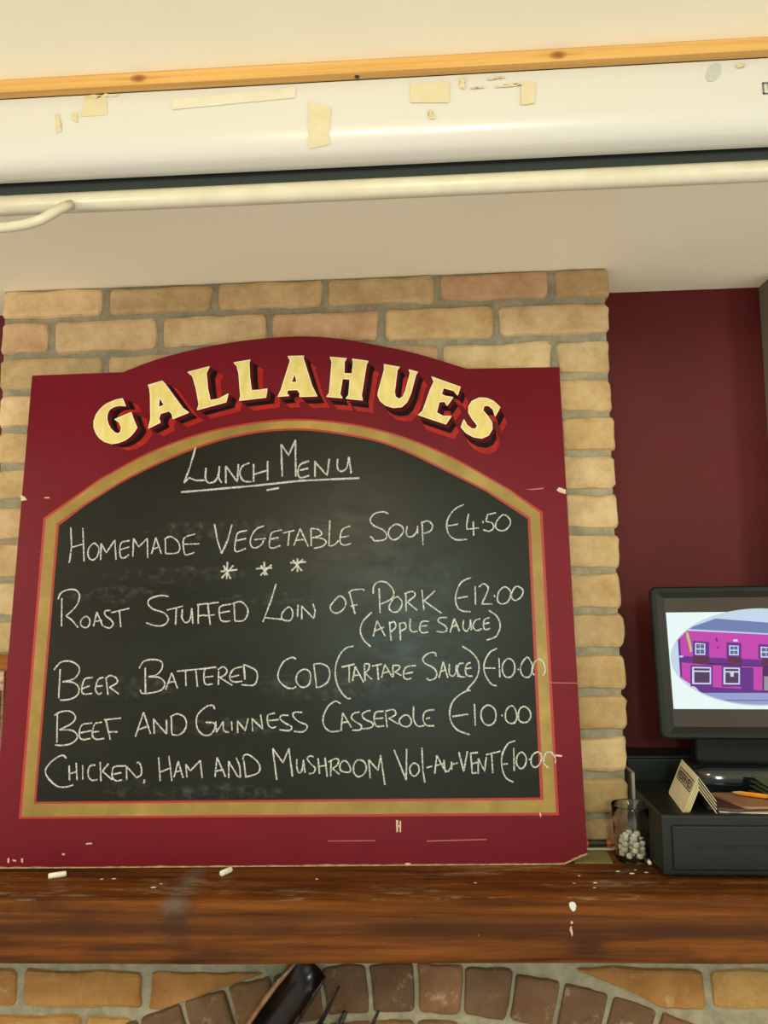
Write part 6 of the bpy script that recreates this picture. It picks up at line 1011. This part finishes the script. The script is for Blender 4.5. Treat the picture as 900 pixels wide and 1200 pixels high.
cr = obj('chalk_crumbs', m_, M_stick); cr['kind'] = 'stuff'; tag(cr, 'white chalk crumbs scattered along the mantel top', 'chalk crumbs')

# ------------------------------------------------------------------ between board and glass: paper, marker, booklet
slab('note_paper', [(0.235,-0.081),(0.300,-0.0805),(0.302,-0.022),(0.235,-0.018)], MT+0.0003, 0.0008, M_note, 'yellowish paper note on the mantel right of the board corner', 'paper', 0.001, 0)
slab('folded_paper', [(0.232,-0.016),(0.318,-0.015),(0.322,-0.004),(0.232,-0.004)], MT+0.0003, 0.0032, M_paper, 'narrow white folded paper under the black and orange marker', 'paper', 0.001, 0)
mk = thing('marker', 'short black marker with orange bands, lying between the board and the glass', 'marker', (0.282,-0.025,MT+0.0036))
mz = MT+0.0036+0.0066
ma, mb2 = Vector((0.2606,-0.026,mz)), Vector((0.3115,-0.024,mz)); dm = (mb2-ma)
obj('barrel', MB().tube([ma+dm*.16, ma+dm*.80], 0.0062, 16), M_markb, mk, smooth=False)
obj('band', MB().tube([ma+dm*.02, ma+dm*.16], 0.0066, 16), M_copper, mk, label='orange band')
obj('band', MB().tube([ma+dm*.80, ma+dm*.97], 0.0066, 16), M_copper, mk, label='orange band')
obj('tip', MB().tube([ma-dm*.04, ma+dm*.02], [0.003, 0.0055], 12), M_markb, mk)

bk = thing('booklet', 'thin brown booklet standing on edge between brick chimney and black cash drawer', 'booklet', (0.3625,0.02,MT))
def lean(mb): return mb
qa, qb = Vector((0.3590,-0.012)), Vector((0.3580,0.050)); ph = 0.130
def upright(x_off0, x_off1, z0, z1, inset=0.0):
    d = (qb-qa).normalized(); c = Vector((d.y,-d.x)); mb = MB()
    a = qa+d*inset; b = qb-d*inset
    P = [a+c*x_off0, a+c*x_off1, b+c*x_off1, b+c*x_off0]
    lean_ = 0.010
    vs_ = [(p.x, p.y, z0) for p in P] + [(p.x+lean_*0, p.y, z1) for p in P]
    return mb.add(vs_, [(0,1,2,3),(4,7,6,5),(0,4,5,1),(1,5,6,2),(2,6,7,3),(3,7,4,0)])
obj('cover', upright(-0.0060,-0.0046, MT, MT+ph), M_book, bk)
obj('pages', upright(-0.0045,-0.0012, MT+0.001, MT+ph-0.001, 0.001), M_pages, bk)
obj('cover', upright(-0.0011,0.0003, MT, MT+ph), M_pages, bk, label='grey back cover')

# ------------------------------------------------------------------ left of the board: wooden leaflet rack
rk = thing('leaflet_rack', 'wooden leaflet rack on the mantel behind the left edge of the board', 'rack', (-0.905,-0.05,MT))
obj('back_panel', MB().box((-1.0,-0.024,MT),(-0.8135,-0.012,-0.131)), M_wood2, rk, bevel=0.0015)
obj('tray', MB().box((-1.0,-0.070,MT),(-0.8200,-0.024,MT+0.03)), M_wood2, rk, bevel=0.0015)
for k, (x1, zt, mt, lb) in enumerate(((-0.8165,-0.1605,M_leafA,'pink and cream leaflet standing at the back of the wooden rack'),(-0.8205,-0.196,M_leafB,'dull red leaflet standing in the middle of the wooden rack'),(-0.825,-0.24,M_leafA,'low pale leaflet standing at the front of the wooden rack'))):
    y = -0.0275-0.006*k
    o = obj('leaflet', MB().box((-0.98,y-0.0045,MT+0.0302),(x1,y,zt)), mt); tag(o, lb, 'leaflet', 'leaflets in the wooden rack')

# ------------------------------------------------------------------ dark glossy spray below the mantel
sp = thing('pod_spray', 'spray of dark glossy pointed pods standing in front of the brick arch, below the mantel', 'ornament', (-0.40,-0.20,-H))
def pod(path, widths, open_dir, depth, name='pod'):
    """half-pipe blade along a path with a pointed or cut tip"""
    P = [Vector(p) for p in path]; mb = MB(); n = 14; vs_ = []; fs = []
    od = Vector(open_dir).normalized()
    for i, p in enumerate(P):
        t = (P[min(i+1, len(P)-1)]-P[max(i-1,0)]).normalized(); s = t.cross(od).normalized(); o = s.cross(t).normalized()
        for k in range(n+1):
            a = math.pi*k/n
            vs_.append(p + s*widths[i]*math.cos(a) - o*widths[i]*depth*math.sin(a))
    for i in range(len(P)-1):
        for k in range(n):
            a = i*(n+1)+k; fs.append((a, a+1, a+n+2, a+n+1))
    mb.add(vs_, fs)
    o = obj(name, mb, M_blade, sp, smooth=True, recalc=False)
    m = o.modifiers.new('thick', 'SOLIDIFY'); m.thickness = 0.003; m.offset = 0
    return o
Yb = -0.19
root_ = Vector((-0.43,Yb,-0.93))
def curve(tip, bend, n=9, base=root_):
    tip = Vector(tip); base = Vector(base); mid = (tip+base)/2+Vector(bend)
    return [base*(1-t)**2+mid*2*t*(1-t)+tip*t*t for t in [i/(n-1) for i in range(n)]]
main_path = curve((-0.207,Yb,-0.6165),(0,0,0.006)); main_w = [0.006,.015,.023,.028,.032,.034,.0345,.033,.029]
main = pod(main_path, main_w, (0.45,-0.88,0.1), 0.75)
def pod_edge(path, widths, open_dir, sgn):
    od = Vector(open_dir).normalized(); out = []
    for i, p in enumerate(path):
        t = (path[min(i+1, len(path)-1)]-path[max(i-1, 0)]).normalized(); s_ = t.cross(od).normalized()
        out.append(p + s_*widths[i]*sgn)
    return out
obj('pod_rim', MB().tube(pod_edge(main_path, main_w, (0.45,-0.88,0.1), -1), 0.0042, 10), M_rim, main, smooth=True, label='brown polished rim catching the light')
obj('pod_rim', MB().tube(pod_edge(main_path, main_w, (0.45,-0.88,0.1), 1), 0.0028, 10), M_blade, main, smooth=True)
pod(curve((-0.160,Yb-0.004,-0.640),(0.035,0,-0.03), base=(-0.40,Yb,-0.93)), [.005,.008,.010,.011,.0105,.009,.006,.0035,.0008], (0.6,-0.6,-0.2), 0.7)
pod(curve((-0.150,Yb-0.012,-0.674),(0.03,0,-0.02), base=(-0.33,Yb-.01,-0.93)), [.005,.008,.011,.0125,.0125,.0115,.009,.006,.0035], (0.5,-0.7,0), 0.8)
pod(curve((-0.098,Yb-0.004,-0.676),(0.03,0,-0.02), base=(-0.29,Yb,-0.93)), [.005,.008,.010,.011,.0105,.009,.0065,.0035,.001], (0.4,-0.8,0), 0.7)
pod(curve((-0.186,Yb-0.016,-0.692),(0.03,0,-0.02), base=(-0.36,Yb-.016,-0.93)), [.004,.007,.009,.0105,.011,.010,.008,.005,.003], (0.5,-0.7,0), 0.8)
pod(curve((-0.220,Yb-0.020,-0.676),(0.03,0,-0.02), base=(-0.41,Yb-.02,-0.93)), [.004,.007,.009,.0105,.011,.010,.008,.005,.0012], (0.5,-0.7,0), 0.8)
m_ = MB(); m_.lathe([(0.0,0.0),(0.07,0.0),(0.085,0.02),(0.10,0.25),(0.085,0.55),(0.055,0.72),(0.07,0.83),(0.064,0.83),(0.05,0.72),(0.0,0.70)], (-0.385,-0.235,-H), 32)
obj('vase', m_, M_vase, sp, smooth=True)
